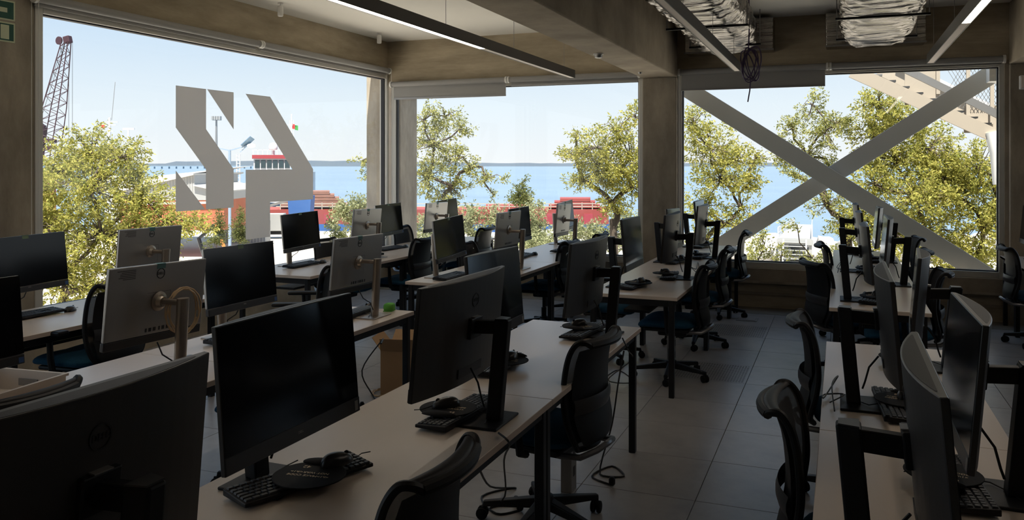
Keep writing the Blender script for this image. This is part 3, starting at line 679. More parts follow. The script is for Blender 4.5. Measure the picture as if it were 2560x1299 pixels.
CHAIRS = [(-1.28, 1.97, 180, 0, 'black mesh office chair in front, back rising over the middle row near edge'),
    (-1.32, 3.72, 172, 0, 'black office chair beside the middle row desk seam, its five-star base in full view'),
    (-1.27, 6.66, 180, 0, 'office chair with dark blue seat at the near end of the far middle-row desk'),
    (-1.28, 7.95, 182, 0, 'second black chair along the far middle-row desk, before the window'),
    (-1.28, 9.58, 184, .03, 'black chair closest to the cross-braced window, middle row'),
    (.10, 2.93, 0, 0, 'black chair with broad rolled back lip, nearest on the right-hand row'),
    (.10, 4.52, 4, 0, 'black chair with rolled back lip, second along the right-hand row'),
    (.05, 7.25, 26, 0, 'black mesh chair turned towards the window at the far right-hand desk'),
    (.12, 8.80, 6, 0, 'black chair in the aisle nearest the cross-braced window, right-hand row'),
    (.42, 6.85, 180, 0, 'black chair behind the far right-hand desk, nearest on its right side'),
    (.44, 8.45, 178, 0, 'black chair behind the far right-hand desk, second on its right side'),
    (.48, 9.62, 186, .02, 'black chair behind the far right-hand desk against the window sill'),
    (.86, 3.85, 180, 0, 'chair with blue seat at the bottom right edge, beside the right-hand row'),
    (1.77, 9.12, 2, 0, 'black chair at the far right row beside the window frame'),
    (-4.42, 9.50, 180, 0, 'black mesh chair near the middle window, far end of the window row'),
    (-4.46, 7.90, 180, 0, 'blue-seated mesh chair pulled up to the window row far desk'),
    (-4.38, 3.78, 184, .07, 'tall mesh-backed chair at the left edge of the window row'),
    (-2.84, 9.15, 180, 0, 'black-backed chair behind the middle row, second row far end'),
    (-2.88, 8.10, 180, 0, 'blue-seated chair with T-shaped armrest under the second row far desk'),
    (-2.97, 2.08, 180, -.02, 'black chair at the lower left beside the white tray'),
    (-2.80, 3.58, 180, 0, 'chair at the second row desk, mostly hidden behind the large front screen'),
    (-3.22, 7.45, 0, 0, 'black chair between window row and second row, beyond the cross aisle'),
    (-4.02, 5.42, 205, 0, 'dark chair standing in the cross aisle behind the second row computers'),
    (-4.80, 7.32, 0, 0, 'black mesh chair between the window row and the left window, nearer one'),
    (-4.82, 8.98, 0, .02, 'black mesh chair between the window row and the left window, by the corner'),
    (-1.93, 7.12, 0, 0, 'blue-seated chair on the left side of the far middle-row desk')]
for x, y, a, dz, lab in CHAIRS:
    o = dup(CH, (x, y, 0), math.radians(a), lab, 'black office chairs'); o['category'] = 'chair'
    if dz:
        for c in o.children:
            if not c.name.startswith(('base', 'gas')): c.location.z += dz
kill(CH)
# ------------------------------------------------------------------ small things
r = empty('cardboard_box', (-3.02, 5.50, 0), .25, 'open brown cardboard box on the floor in the cross aisle', 'box')
for nm, a in (('side', (-.2, .2, -.15, -.145, 0, .34)), ('side', (-.2, .2, .145, .15, 0, .34)), ('side', (-.2, -.195, -.145, .145, 0, .34)), ('side', (.195, .2, -.145, .145, 0, .34)), ('bottom', (-.195, .195, -.145, .145, 0, .005))):
    B(*a).build(nm, MT['card'], r)
MB().add([(-.2,-.15,.34),(.2,-.15,.34),(.19,-.21,.44),(-.19,-.21,.44)], [(0,1,2,3)]).build('flap', MT['card'], r)
MB().add([(-.2,.15,.34),(.2,.15,.34),(.19,.24,.42),(-.19,.24,.42)], [(0,1,2,3)]).build('flap', MT['card'], r)
MB().add([(-.2,-.15,.34),(-.2,.15,.34),(-.27,.14,.43),(-.27,-.14,.43)], [(0,1,2,3)]).build('flap', MT['card'], r)
for s_ in r.children:
    if s_.name.startswith('flap'):
        md = s_.modifiers.new('thick', 'SOLIDIFY'); md.thickness = .004
def coil(name, c, R, n, rad, mat, label, flat=True, seed=1, lean=0):
    rd = random.Random(seed); m = MB(); p = []
    for i in range(n * 18):
        a = 2 * math.pi * i / 18; q = R * (1 + .14 * math.sin(i * .37 + seed)); z = rad + rd.random() * .004 * n if flat else 0
        p.append((q * math.cos(a), q * math.sin(a) * (1 if flat else .0), z) if flat else (.012 * math.sin(i * .6), q * math.cos(a) * .92, q * math.sin(a)))
    m.tube(p, rad, 5); o = m.build(name, mat, None, smooth=True); o.location = c; tag(o, label, 'cable'); return o
p = at_z(965, 985, 0); coil('wire_coil', (p.x, p.y, 0), .10, 6, .003, MT['tan'], 'small tangle of tan wire on the floor beside the cardboard box', seed=2)
coil('cable_loop', (-2.845, 2.99, 1.03), .105, 4, .0035, MT['tan'], 'tan cable wound in a loop on the nearest silver stand', flat=False, seed=5)
r = empty('green_sponge', (-2.80, 4.79, DZ), .2, 'bright green foam block at the end of the second row near desk', 'sponge')
MB().grid(20, 9, lambda u, v: tuple(s * math.copysign(abs(c) ** .6, c) for s, c in zip((.035, .045, .026), (math.cos(6.283*u)*math.sin(math.pi*v), math.sin(6.283*u)*math.sin(math.pi*v), math.cos(math.pi*v)))), closed_u=True).build('foam', MT['green'], r, smooth=True).location.z = .026
B(-.03, .03, -.04, .04, .0005, .006).build('base', MT['green'], r)
r = empty('storage_tray', (-3.20, 2.23, DZ), .10, 'shallow white plastic tray at the left edge on the second row', 'tray')
hx, hy, hz, t_ = .19, .27, .095, .006
for nm, a in (('bottom', (-hx, hx, -hy, hy, 0, t_)), ('side', (-hx, hx, -hy, -hy + t_, t_, hz)), ('side', (-hx, hx, hy - t_, hy, t_, hz)), ('side', (-hx, -hx + t_, -hy + t_, hy - t_, t_, hz)), ('side', (hx - t_, hx, -hy + t_, hy - t_, t_, hz))):
    B(*a).build(nm, MT['tray'], r)
for a in ((-hx - .008, hx + .008, -hy - .008, -hy, hz - .01, hz), (-hx - .008, hx + .008, hy, hy + .008, hz - .01, hz), (-hx - .008, -hx, -hy, hy, hz - .01, hz), (hx, hx + .008, -hy, hy, hz - .01, hz)):
    B(*a).build('rim', MT['tray'], r)
B(-.05, .05, hy - .012, hy - .0055, .03, .06).build('handle_slot', MT['metalg'], r)
def cable(pts, label, rad=.004, mat='cable', plug=False, n=5):
    P = [Vector(p) for p in pts]; q = []
    for i in range(len(P) - 1):
        a, b_, c_, d_ = P[max(i - 1, 0)], P[i], P[i + 1], P[min(i + 2, len(P) - 1)]
        for k in range(n):
            t = k / n; q.append(.5 * ((2 * b_) + (c_ - a) * t + (2*a - 5*b_ + 4*c_ - d_) * t*t + (3*b_ - a - 3*c_ + d_) * t*t*t))
    q.append(P[-1]); q = [Vector((v.x, v.y, max(v.z, rad))) for v in q]
    r = empty('power_cable', q[0], label=label, cat='cable', group='loose black cables')
    MB().tube([v - q[0] for v in q], rad, 6).build('cord', MT[mat], r, smooth=True)
    if plug: MB().lathe([(.012, 0), (.018, .008), (.018, .03), (.010, .045)], tuple(q[-1] - q[0] + Vector((0, 0, -.004 if q[-1].z > .02 else 0))), 10).build('plug', MT['blackp'], r, smooth=True)
G = lambda x, y, z=.004: tuple(at_z(x, y, z))
cable([(-2.72, 4.55, .58), G(955, 850, .45), G(905, 925, .22), G(930, 985, .03), G(947, 1015), G(905, 1020)], 'black cable hanging from the second row desk down to the floor', .005, plug=True)
cable([(-1.12, 4.45, .76), (-1.08, 4.42, .70), G(1578, 900, .5), G(1520, 950, .12), G(1580, 955), G(1545, 925), G(1510, 945)], 'tangled black leads under the far end of the middle row near desk', .004)
cable([(-1.10, 4.40, .70), G(1545, 960, .45), G(1530, 1060, .2), G(1500, 1185), G(1560, 1190), G(1530, 1165), G(1480, 1190), G(1530, 1212)], 'black cable looping on the floor right of the swivel chair', .005, plug=True)
cable([(-1.14, 2.72, .757), (-1.09, 2.70, .73), G(1260, 1150, .5), G(1262, 1240, .15), G(1225, 1270), G(1290, 1262)], 'thin black leads hanging over the middle row near edge', .004, plug=True)
cable([G(1190, 1150, .6), G(1225, 1215, .1), G(1290, 1220), G(1205, 1240), G(1240, 1283), G(1300, 1275)], 'black cable lying between the swivel chair castors', .005, plug=True)
cable([(-.02, 3.45, .757), G(2080, 960, .80), G(2095, 940, .77), (-.06, 3.62, .762), G(2062, 985, .76), G(2110, 985, .77), G(2075, 1005, .76)], 'tangle of thin leads behind the right-hand row computer', .003)
cable([(-.02, 7.9, .757), G(2100, 662, .80), G(2112, 645, .79), G(2092, 668, .76), G(2118, 672, .76), G(2100, 650, .80)], 'spiky bundle of leads on the far right-hand desk', .003)
cable([(.50, 2.85, 1.05), (.52, 2.93, .95), (.53, 2.93, .82), (.53, 2.86, .765), (.60, 2.80, .74), (.59, 2.9, .55)], 'thick black cable drooping behind the nearest left-facing computer', .006)
cable([(.03, 1.93, .80), (.10, 1.85, .775), (.16, 1.82, .775), (.20, 1.72, .77)], 'black cable on the desktop at the bottom edge, right-hand row', .005)
cable([(-1.14, 7.3, .757), G(1745, 655, .76), G(1740, 672, .78), G(1728, 668, .79), G(1748, 690, .755), (-1.09, 6.9, .72), (-1.10, 6.9, .5)], 'coiled leads behind the far middle-row computer', .0035)
p = at_z(1868, 798, 0)
r = empty('floor_box', (p.x, p.y, 0), 0, 'square floor outlet lid near the window, middle aisle', 'floor outlet')
B(-.11, .11, -.11, .11, .0005, .006).build('frame', MT['metalg'], r); B(-.09, .09, -.09, .09, .006, .009).build('lid', MT['floor'], r)
for i_, (x, y, lab) in enumerate(((2303, 1028, 'tiny white paper slip on the desktop between the right-hand computers'), (2430, 1053, 'tiny white paper slip near the right desk edge by the stand'))):
    p = at_z(x, y, DZ); r = empty('paper_slip', (p.x, p.y, DZ), .3, lab, 'paper slip'); B(-.02, .02, -.005, .005, .0002, .0012).build('sheet', MT['white'], r)
# ------------------------------------------------------------------ outdoors: water, quay, far shore
GZ, SZ = -8.3, -10.4          # quay level and sea level (the room is on an upper floor)
def sea_mat():
    m = bpy.data.materials.new('sea'); m.use_nodes = True; n = m.node_tree; b = n.nodes['Principled BSDF']
    b.inputs['Base Color'].default_value = (.11, .185, .275, 1); b.inputs['Roughness'].default_value = .22
    tc = n.nodes.new('ShaderNodeTexCoord'); mp = n.nodes.new('ShaderNodeMapping'); mp.inputs['Scale'].default_value = (.25, .6, 1); mp.inputs['Rotation'].default_value = (0, 0, TH)
    nz = n.nodes.new('ShaderNodeTexNoise'); nz.inputs['Scale'].default_value = 1.0; nz.inputs['Detail'].default_value = 6
    m2 = n.nodes.new('ShaderNodeMapping'); m2.inputs['Scale'].default_value = (.0012, .02, 1); m2.inputs['Rotation'].default_value = (0, 0, -TH)
    n2 = n.nodes.new('ShaderNodeTexNoise'); n2.inputs['Scale'].default_value = 1.0; n2.inputs['Detail'].default_value = 4
    mc = n.nodes.new('ShaderNodeMix'); mc.data_type = 'RGBA'; mc.inputs['A'].default_value = (.085, .15, .23, 1); mc.inputs['B'].default_value = (.17, .255, .34, 1)
    n.links.new(tc.outputs['Object'], m2.inputs[0]); n.links.new(m2.outputs[0], n2.inputs['Vector']); n.links.new(n2.outputs[0], mc.inputs['Factor']); n.links.new(mc.outputs['Result'], b.inputs['Base Color'])
    bp = n.nodes.new('ShaderNodeBump'); bp.inputs['Strength'].default_value = .55; bp.inputs['Distance'].default_value = .35
    n.links.new(tc.outputs['Object'], mp.inputs[0]); n.links.new(mp.outputs[0], nz.inputs['Vector']); n.links.new(nz.outputs[0], bp.inputs['Height']); n.links.new(bp.outputs[0], b.inputs['Normal'])
    return m
sea = MB().add([at_d(x, y, 1) * 0 + Vector((p[0], p[1], SZ)) for x, y, p in ()], []) if False else MB()
R_ = 16000
sea.add([(-R_, 20, SZ), (R_, 20, SZ), (R_, R_, SZ), (-R_, R_, SZ)], [(0, 1, 2, 3)])
tag(sea.build('sea', sea_mat()), 'calm blue water stretching to the horizon', 'sea', kind='stuff')
def P2(x, d, z):
    v = at_d(x, HY, d); return Vector((v.x, v.y, z))
qp = [P2(-900, 128, GZ), P2(-300, 128, GZ), P2(300, 126, GZ), P2(900, 124, GZ), P2(1290, 122, GZ), P2(1480, 118, GZ), P2(1600, 104, GZ), P2(1800, 95, GZ), P2(2100, 90, GZ), P2(2500, 88, GZ), P2(3200, 88, GZ),
      Vector((120, -60, GZ)), Vector((-120, -60, GZ))]
qm = MB().prism([(p.x, p.y) for p in qp], GZ - 3, GZ, lambda u, v, h: (u, v, h))
tag(qm.build('quay_ground', MT['ground']), kind='structure')
# far shore: a low ridge with uneven skyline
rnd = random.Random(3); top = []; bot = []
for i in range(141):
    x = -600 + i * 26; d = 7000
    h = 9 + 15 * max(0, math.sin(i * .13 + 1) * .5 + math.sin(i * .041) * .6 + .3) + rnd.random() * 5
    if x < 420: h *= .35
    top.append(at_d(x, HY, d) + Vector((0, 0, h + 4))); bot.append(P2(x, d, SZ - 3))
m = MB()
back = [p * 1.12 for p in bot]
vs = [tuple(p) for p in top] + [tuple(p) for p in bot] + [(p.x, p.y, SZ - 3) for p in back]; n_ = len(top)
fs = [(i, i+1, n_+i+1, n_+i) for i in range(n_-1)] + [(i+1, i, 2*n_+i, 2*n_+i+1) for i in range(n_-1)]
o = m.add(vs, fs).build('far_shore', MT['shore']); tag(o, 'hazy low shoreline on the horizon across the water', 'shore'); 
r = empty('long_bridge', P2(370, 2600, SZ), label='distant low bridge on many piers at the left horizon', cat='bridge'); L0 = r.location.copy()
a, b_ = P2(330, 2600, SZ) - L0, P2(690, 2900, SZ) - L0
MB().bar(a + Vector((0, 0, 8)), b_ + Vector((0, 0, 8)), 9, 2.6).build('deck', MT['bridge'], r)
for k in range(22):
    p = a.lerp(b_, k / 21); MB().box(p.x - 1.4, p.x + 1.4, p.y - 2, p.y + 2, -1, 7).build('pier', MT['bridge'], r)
# ------------------------------------------------------------------ bracing and stair outside the right window
r = empty('cross_brace', (0, YF + .5, .4), label='white steel X-brace outside the right window', cat='steel brace')
Z_ = lambda p: (p[0], p[1] - YF - .5, p[2] - .4)
MB().bar(Z_((-2.05, YF + .50, 2.84)), Z_((1.75, YF + .50, .32)), .09, .215, up=(0, 0, 1)).build('diagonal', MT['steelw'], r, bevel=.004)
MB().bar(Z_((-2.10, YF + .60, .22)), Z_((1.85, YF + .60, 2.92)), .09, .215).build('diagonal', MT['steelw'], r, bevel=.004)
for gx, gz in ((-2.02, 2.35), (1.62, -.16), (-2.02, -.22), (1.68, 2.38)): MB().box(gx - .12, gx + .12, -.198, .16, gz - .12, gz + .12).build('gusset', MT['steelw'], r)
YS = 13.2
S_ = lambda x, y, dy=0: at_Y(x, y, YS + dy)
r = empty('outdoor_stair', S_(2300, 300), label='cream steel stair and mesh railing seen at top right of the window', cat='stair'); L0 = r.location.copy()
q = lambda x, y, dy=0: S_(x, y, dy) - L0
for nm, (x0, y0, x1, y1), h_, dy, mt in (('stringer', (2130, 178, 2560, 372), .19, 0, 'cream'), ('stringer', (2200, 172, 2570, 345), .20, 1.1, 'cream'), ('handrail', (2215, 150, 2560, 318), .10, -.05, 'metalg'), ('toe_rail', (2245, 150, 2570, 312), .05, 1.0, 'steelw')):
    MB().bar(q(x0, y0, dy), q(x1, y1, dy), .07, h_).build(nm, MT[mt], r)
for k in range(12):
    p = q(2150 + k * 34, 182 + k * 15.3); MB().box(p.x - .12, p.x + .12, 0.03, 1.1, p.z + .05, p.z + .075).build('tread', MT['metalg'], r)
for x, y in ((2345, 150), (2420, 205), (2480, 225)):
    MB().bar(q(x, y - 60, .3), q(x, y + 85, .3), .05).build('post', MT['cream'], r)
pa, pb = q(2262, 120, .3), q(2350, 260, .3)
MB().box(pa.x, pb.x, pa.y, pa.y + .03, pb.z, pa.z).build('panel', MT['cream'], r)
pa, pb = q(2410, 265, .35), q(2570, 330, .35)
MB().box(pa.x, pb.x, pa.y, pa.y + .03, pb.z, pa.z).build('panel', MT['cream'], r)
m = MB(); a, b_ = q(2350, 130, .32), q(2560, 268, .32)
for k in range(34):
    t = (k - 12) / 22 * (b_.x - a.x); hgt = a.z - b_.z
    for s_ in (1, -1):
        x0 = a.x + t; x1 = x0 + s_ * hgt * .55
        if s_ < 0: x0, x1 = x0 + hgt * .55, x0
        if min(x0, x1) > a.x - .05 and max(x0, x1) < b_.x + .3: m.bar((x0, a.y, b_.z), (x1, a.y, a.z), .006)
m.build('mesh_infill', MT['metalg'], r)
MB().tube([q(2478, 330), q(2492, 380), q(2500, 460)], .09, 10).build('curved_strut', MT['steelw'], r, smooth=True)

# ------------------------------------------------------------------ trees
def tree(name, label, d, blobs, mat, base_px, leaf=.10, dens=1.0, cat='tree', seed=1, group='trees outside the windows', trunk_r=.13, depth=1.0, clumps=1.0):
    """blobs: (px, py, rx, ry) seen at camera depth d; foliage is clumps of leaf sprays on real branches"""
    rd = random.Random(seed); k = d / FPX
    fwd = Vector((-SN, CS, 0)); rt = Vector((CS, SN, 0))
    base = P2(base_px, d, GZ); r = empty(name, base, label=label, cat=cat, group=group)
    cs = []; bl = []
    for (x, y, rx, ry) in blobs:
        c = at_d(x, y, d) - base; a, b_ = rx * k, ry * k; dp = (a + b_) / 2 * depth; c = c + fwd * rd.uniform(-.5, .5) * dp; bl.append(c)
        n = max(4, int(clumps * dens * 165 * (a * b_ * dp) ** .67 / .55))
        for _ in range(n):
            while True:
                u = Vector((rd.uniform(-1, 1), rd.uniform(-1, 1), rd.uniform(-1, 1)))
                if u.length < 1: break
            u = u * (.6 + .5 * u.length)
            cs.append((c + rt * (u.x * a) + fwd * (u.y * dp) + Vector((0, 0, u.z * b_)), c, rd.uniform(.5, 1.3)))
    vs, fs = [], []; G_ = rd.gauss; U_ = rd.uniform
    for (p, c, s_) in cs:
        out_ = (p - c); out_ = out_.normalized() if out_.length > .05 else Vector((0, 0, 1))
        ax0 = (out_ + Vector((G_(0, .5), G_(0, .5), G_(0, .35) + .25))).normalized()
        L0_ = leaf * 3.4 * s_                      # a short leafy twig: leaves along an axis
        for _ in range(int(30 * s_)):
            t = rd.random(); o = p + ax0 * (t - .4) * L0_ + Vector((G_(0, 1), G_(0, 1), G_(0, 1))) * leaf * .45
            L = leaf * U_(.6, 1.3); Wd = L * U_(.28, .48)
            ax = (ax0 * .6 + Vector((G_(0, .7), G_(0, .7), G_(0, .6) - .25))).normalized()
            sd = ax.cross(Vector((G_(0, 1), G_(0, 1), G_(0, 1)))); sd = sd.normalized() if sd.length > 1e-4 else Vector((1, 0, 0))
            i = len(vs); m_ = o + ax * (L * .5); sd = sd * (Wd * .5)
            vs += [tuple(o), tuple(m_ + sd), tuple(o + ax * L), tuple(m_ - sd)]
            fs.append((i, i+1, i+2, i+3))
    me = bpy.data.meshes.new('foliage'); me.from_pydata(vs, [], fs); fo = obj('foliage', me, mat, r); fo['kind'] = 'stuff'
    global NLEAF; NLEAF += len(fs)
    # trunk, then branches grown from blob to nearest blob
    low = min(bl, key=lambda q_: q_.z); fork = Vector((low.x * .8, low.y * .8, max(1.2, low.z * .85)))
    MB().tube([(0, 0, 0), fork * .5 + Vector((.08, .05, 0)), fork, fork.lerp(low, .8)], [trunk_r * 1.1, trunk_r * .9, trunk_r * .7, trunk_r * .5], 8).build('trunk', MT['bark'], r, smooth=True)
    tree_n = [(fork.lerp(low, .7), 0)]; todo = list(bl)
    while todo:
        best = min(((q_, n0) for q_ in todo for n0 in tree_n), key=lambda t_: (t_[0] - t_[1][0]).length + .6 * max(0, t_[1][0].z - t_[0].z) + .12 * t_[1][1])
        q_, n0 = best; todo.remove(q_); lv = n0[1] + 1; tree_n.append((q_, lv))
        r0, r1 = trunk_r * .55 * .72 ** (lv - 1), trunk_r * .55 * .72 ** lv
        mid = n0[0].lerp(q_, .5) + Vector((U_(-.12, .12), U_(-.12, .12), U_(-.05, .15)))
        MB().tube([n0[0], n0[0].lerp(mid, .5) + Vector((U_(-.04, .04), 0, .02)), mid, q_], [r0, r0 * .9, (r0 + r1) / 2, r1], 6).build('branch', MT['bark'], r, smooth=True)
    tw = MB()
    for i, (p, c, s_) in enumerate(cs):
        if i % 4 == 0:
            a = c.lerp(p, .05); mid = a.lerp(p, .55) + Vector((0, 0, rd.uniform(-.06, .1)))
            tw.tube([a, mid, p], [.013, .009, .004], 3, cap=False)
    tag(tw.build('twigs', MT['bark'], r), kind='stuff'); return r
NLEAF = 0
tree('broadleaf_tree', 'large yellow-green tree filling the lower left window', 16.5, [(215, 385, 85, 60), (130, 430, 70, 80), (320, 390, 45, 55), (250, 470, 130, 75), (120, 560, 90, 90), (360, 500, 75, 50), (260, 590, 140, 80), (420, 560, 90, 45), (150, 690, 110, 80), (330, 690, 120, 70), (495, 560, 40, 22), (80, 480, 60, 60), (350, 440, 35, 30)], LEAF[0], 240, leaf=.075, dens=1.25, seed=2)
tree('broadleaf_tree', 'sparse olive tree rising beside the outside corner column', 15.5, [(1062, 300, 30, 45), (1110, 290, 45, 30), (1150, 320, 35, 20), (1085, 365, 60, 50), (1140, 400, 45, 35), (1075, 440, 60, 45), (1130, 470, 45, 35), (1215, 445, 50, 15), (1180, 420, 30, 22), (1235, 488, 12, 9), (1110, 520, 35, 40), (905, 400, 32, 14), (925, 430, 20, 22)], LEAF[1], 1060, leaf=.056, dens=1.5, seed=3)
tree('broadleaf_tree', 'light green tree left of the concrete column, in the middle window', 15.5, [(1490, 370, 62, 48), (1545, 330, 42, 36), (1550, 430, 60, 50), (1575, 390, 40, 60), (1440, 390, 50, 22), (1510, 430, 70, 40), (1580, 470, 45, 50), (1460, 450, 45, 25), (1530, 510, 45, 30), (1590, 290, 26, 30), (1440, 340, 20, 14)], LEAF[0], 1570, leaf=.06, dens=1.6, seed=4)
tree('broadleaf_tree', 'bright green tree right of the concrete column, behind the brace', 15.0, [(1735, 310, 34, 55), (1775, 370, 70, 60), (1840, 400, 50, 40), (1885, 395, 28, 28), (1800, 450, 85, 45), (1870, 460, 40, 25), (1750, 520, 45, 50), (1810, 560, 50, 26), (1760, 610, 45, 40), (1850, 520, 40, 22)], LEAF[0], 1740, leaf=.06, dens=1.6, seed=5)
tree('broadleaf_tree', 'olive-leaved tree left of centre in the cross-braced window', 15.5, [(2035, 260, 26, 42), (2055, 330, 45, 40), (1985, 320, 35, 30), (1965, 380, 28, 45), (2085, 310, 40, 40), (2020, 390, 55, 36), (1990, 440, 40, 22), (2080, 430, 45, 30), (2060, 510, 60, 28), (2110, 560, 45, 40)], LEAF[1], 2130, leaf=.056, dens=1.6, seed=6, trunk_r=.16)
tree('broadleaf_tree', 'big bright yellow-green tree filling the right of the cross-braced window', 15.0, [(2195, 265, 52, 55), (2270, 300, 60, 50), (2480, 500, 40, 80), (2150, 540, 50, 50), (2360, 440, 90, 60), (2190, 340, 50, 40), (2330, 370, 80, 60), (2250, 400, 80, 50), (2430, 420, 60, 60), (2390, 480, 90, 60), (2270, 490, 90, 60), (2180, 460, 60, 50), (2440, 560, 60, 80), (2330, 580, 100, 60), (2220, 590, 80, 50), (2450, 650, 60, 40), (2380, 650, 60, 40)], LEAF[0], 2330, leaf=.066, dens=1.9, seed=7)
tree('shrub', 'leafy shrub below the cross-braced window, left of the pier', 17, [(1900, 590, 24, 40), (1890, 650, 40, 34), (1955, 640, 26, 24), (1930, 690, 60, 30)], LEAF[1], 1910, leaf=.07, cat='shrub', seed=8, trunk_r=.05, group='shrubs outside')
tree('shrub', 'leafy shrub below the cross-braced window, right of the pier', 17, [(2030, 645, 34, 22), (2110, 650, 50, 40), (2060, 690, 60, 30), (1990, 560, 32, 9)], LEAF[1], 2090, leaf=.07, cat='shrub', seed=9, trunk_r=.05, group='shrubs outside')
tree('shrub', 'pale grey-green shrub at the foot of the outside corner column', 24, [(1090, 560, 50, 35), (1160, 545, 40, 30), (1060, 620, 60, 45), (1190, 600, 45, 26), (1240, 545, 30, 26)], LEAF[2], 1110, leaf=.11, cat='shrub', seed=10, trunk_r=.06, group='shrubs outside')
tree('shrub', 'pale flowering shrub in the left window beside the barge', 26, [(870, 530, 45, 26), (900, 510, 30, 18), (905, 560, 28, 20)], LEAF[2], 885, leaf=.11, cat='shrub', seed=12, trunk_r=.05, group='shrubs outside')
tree('shrub', 'pale shrub under the middle window between the desks and the barge', 28, [(1450, 580, 60, 28), (1530, 590, 50, 25), (1350, 610, 50, 22), (1560, 555, 40, 26)], LEAF[2], 1470, leaf=.12, cat='shrub', seed=13, trunk_r=.05, group='shrubs outside')
for (x, d, bl, lab, sd) in ((1305, 34, [(1302, 490, 22, 26), (1290, 500, 16, 14), (1308, 460, 6, 20), (1322, 505, 12, 16)], 'slim young pine against the water in the middle window', 21),
                            (1335, 30, [(1335, 545, 26, 45), (1320, 590, 30, 30), (1350, 590, 22, 26)], 'feathery yellow-green conifer in front of the red barge', 22),
                            (545, 38, [(545, 565, 12, 30), (547, 530, 6, 18), (540, 600, 20, 18)], 'dark conifer left of the blue lamp pole', 23),
                            (598, 44, [(598, 565, 13, 30), (600, 535, 6, 14), (598, 590, 18, 16)], 'small conifer right of the blue lamp pole', 24),
                            (838, 40, [(835, 560, 14, 28), (850, 590, 22, 18)], 'small wispy conifer beside the white truck', 25)):
    tree('conifer', lab, d, bl, LEAF[3] if sd != 22 else LEAF[2], x, leaf=.12, cat='conifer', seed=sd, dens=.8, trunk_r=.06, group='conifers on the quay')
# ------------------------------------------------------------------ rocks of the breakwater
rk = []
for s_ in range(6):
    bm = bmesh.new(); bmesh.ops.create_icosphere(bm, subdivisions=2, radius=1); rd = random.Random(40 + s_)
    for v in bm.verts: v.co *= rd.uniform(.74, 1.12)
    for v in bm.verts: v.co.z *= .72
    me = bpy.data.meshes.new('boulder'); bm.to_mesh(me); bm.free(); me.materials.append(MT['rock']); rk.append(me)
rd = random.Random(5); n_ = 0
for i in range(150):
    x = rd.uniform(1600, 2480) if i < 125 else rd.uniform(1240, 1600); f = rd.random(); d = (84 + 20 * f) if x > 1600 else 96 + 14 * f
    z = GZ + .3 - 2.2 * max(0, f - .45) + rd.uniform(0, .9)
    o = bpy.data.objects.new('boulder', rk[i % 6]); COL.objects.link(o); p = P2(x, d, z); o.location = p
    s_ = rd.uniform(.9, 2.1); o.scale = (s_, s_ * rd.uniform(.8, 1.2), s_); o.rotation_euler = (rd.uniform(-.4, .4), rd.uniform(-.4, .4), rd.uniform(0, 6))
    tag(o, 'white limestone boulder in the sunlit breakwater', 'boulder', 'breakwater boulders')
# pier
pd = 80; r = empty('pier', P2(1987, pd, GZ), label='white steel pier walkway leading out to the water', cat='pier')
ax = (P2(2008, 150, 0) - P2(1987, pd, 0)); PL = ax.length; ax = ax.normalized(); sx = ax.cross(Vector((0, 0, 1)))
dz_ = lambda v: 2.8 - 3.7 * v / PL
def PR(u, v, z): p = sx * u + ax * v; return (p.x, p.y, z)
MB().bar(PR(0, 0, dz_(0)), PR(0, PL, dz_(PL)), 3.0, .12).build('deck', MT['clad'], r)
for s_ in (-1.55, 1.55):
    MB().bar(PR(s_, 0, dz_(0) - .1), PR(s_, PL, dz_(PL) - .1), .15, .35).build('edge_beam', MT['shipw'], r)
    for zz in (.55, 1.1): MB().bar(PR(s_, 0, dz_(0) + zz), PR(s_, PL, dz_(PL) + zz), .07).build('rail', MT['shipw'], r)
    for k in range(18):
        v = k * PL / 17; MB().bar(PR(s_, v, dz_(v)), PR(s_, v, dz_(v) + 1.12), .09).build('rail_post', MT['shipw'], r)
    for v in (.2, 16, 34, 52): MB().bar(PR(s_ * .92, v, -4), PR(s_ * .92, v, dz_(v) - .1), .28).build('support', MT['clad'], r)
MB().bar(PR(-1.7, 0, dz_(0) - .3), PR(1.7, 0, dz_(0) - .3), .3, .5).build('cross_beam', MT['clad'], r); MB().bar(PR(-1.6, .1, .9), PR(1.6, .1, .9), .2, .25).build('cross_beam', MT['clad'], r)
for k in range(7): MB().bar(PR(-1.0, -.3 - k * .35, 2.5 - k * .36), PR(1.0, -.3 - k * .35, 2.5 - k * .36), .32, .07).build('step', MT['clad'], r)
for s_ in (-1.05, 1.05): MB().bar(PR(s_, 0, 2.7), PR(s_, -2.6, 0), .12, .25).build('step_stringer', MT['shipw'], r)
# ------------------------------------------------------------------ red barge with timber
bd = 138; k_ = bd / FPX
r = empty('barge', P2(1100, bd, SZ), label='long red and blue cargo barge moored behind the shrubs', cat='ship'); L0 = r.location.copy()
D_ = lambda x, y, dd=0: at_d(x, y, bd + dd) - L0
def slab(x0, x1, y0, y1, d0, d1, name, mat, par=r):
    a, b_ = D_(x0, y1, d0), D_(x1, y1, d0); c_, e_ = D_(x1, y1, d1), D_(x0, y1, d1); zt = at_d(x0, y0, bd + d0).z - L0.z; zb = a.z
    q_ = [a, b_, c_, e_]; return MB().add([(p.x, p.y, zb) for p in q_] + [(p.x, p.y, zt) for p in q_], [(3,2,1,0),(4,5,6,7),(0,1,5,4),(1,2,6,5),(2,3,7,6),(3,0,4,7)]).build(name, mat, par)
slab(600, 1525, 560, 640, 0, 10, 'lower_hull', MT['blue']); slab(600, 1522, 524, 562, .02, 9.8, 'upper_hull', MT['red'])
for k in range(15):
    x = 760 + k * 50; slab(x, x + 22, 534, 560, -.12, .1, 'hull_rib', MT['maroon'])
for x in range(700, 1520, 26): slab(x, x + 2, 506, 524, .2, .4, 'rail_post', MT['cream'])
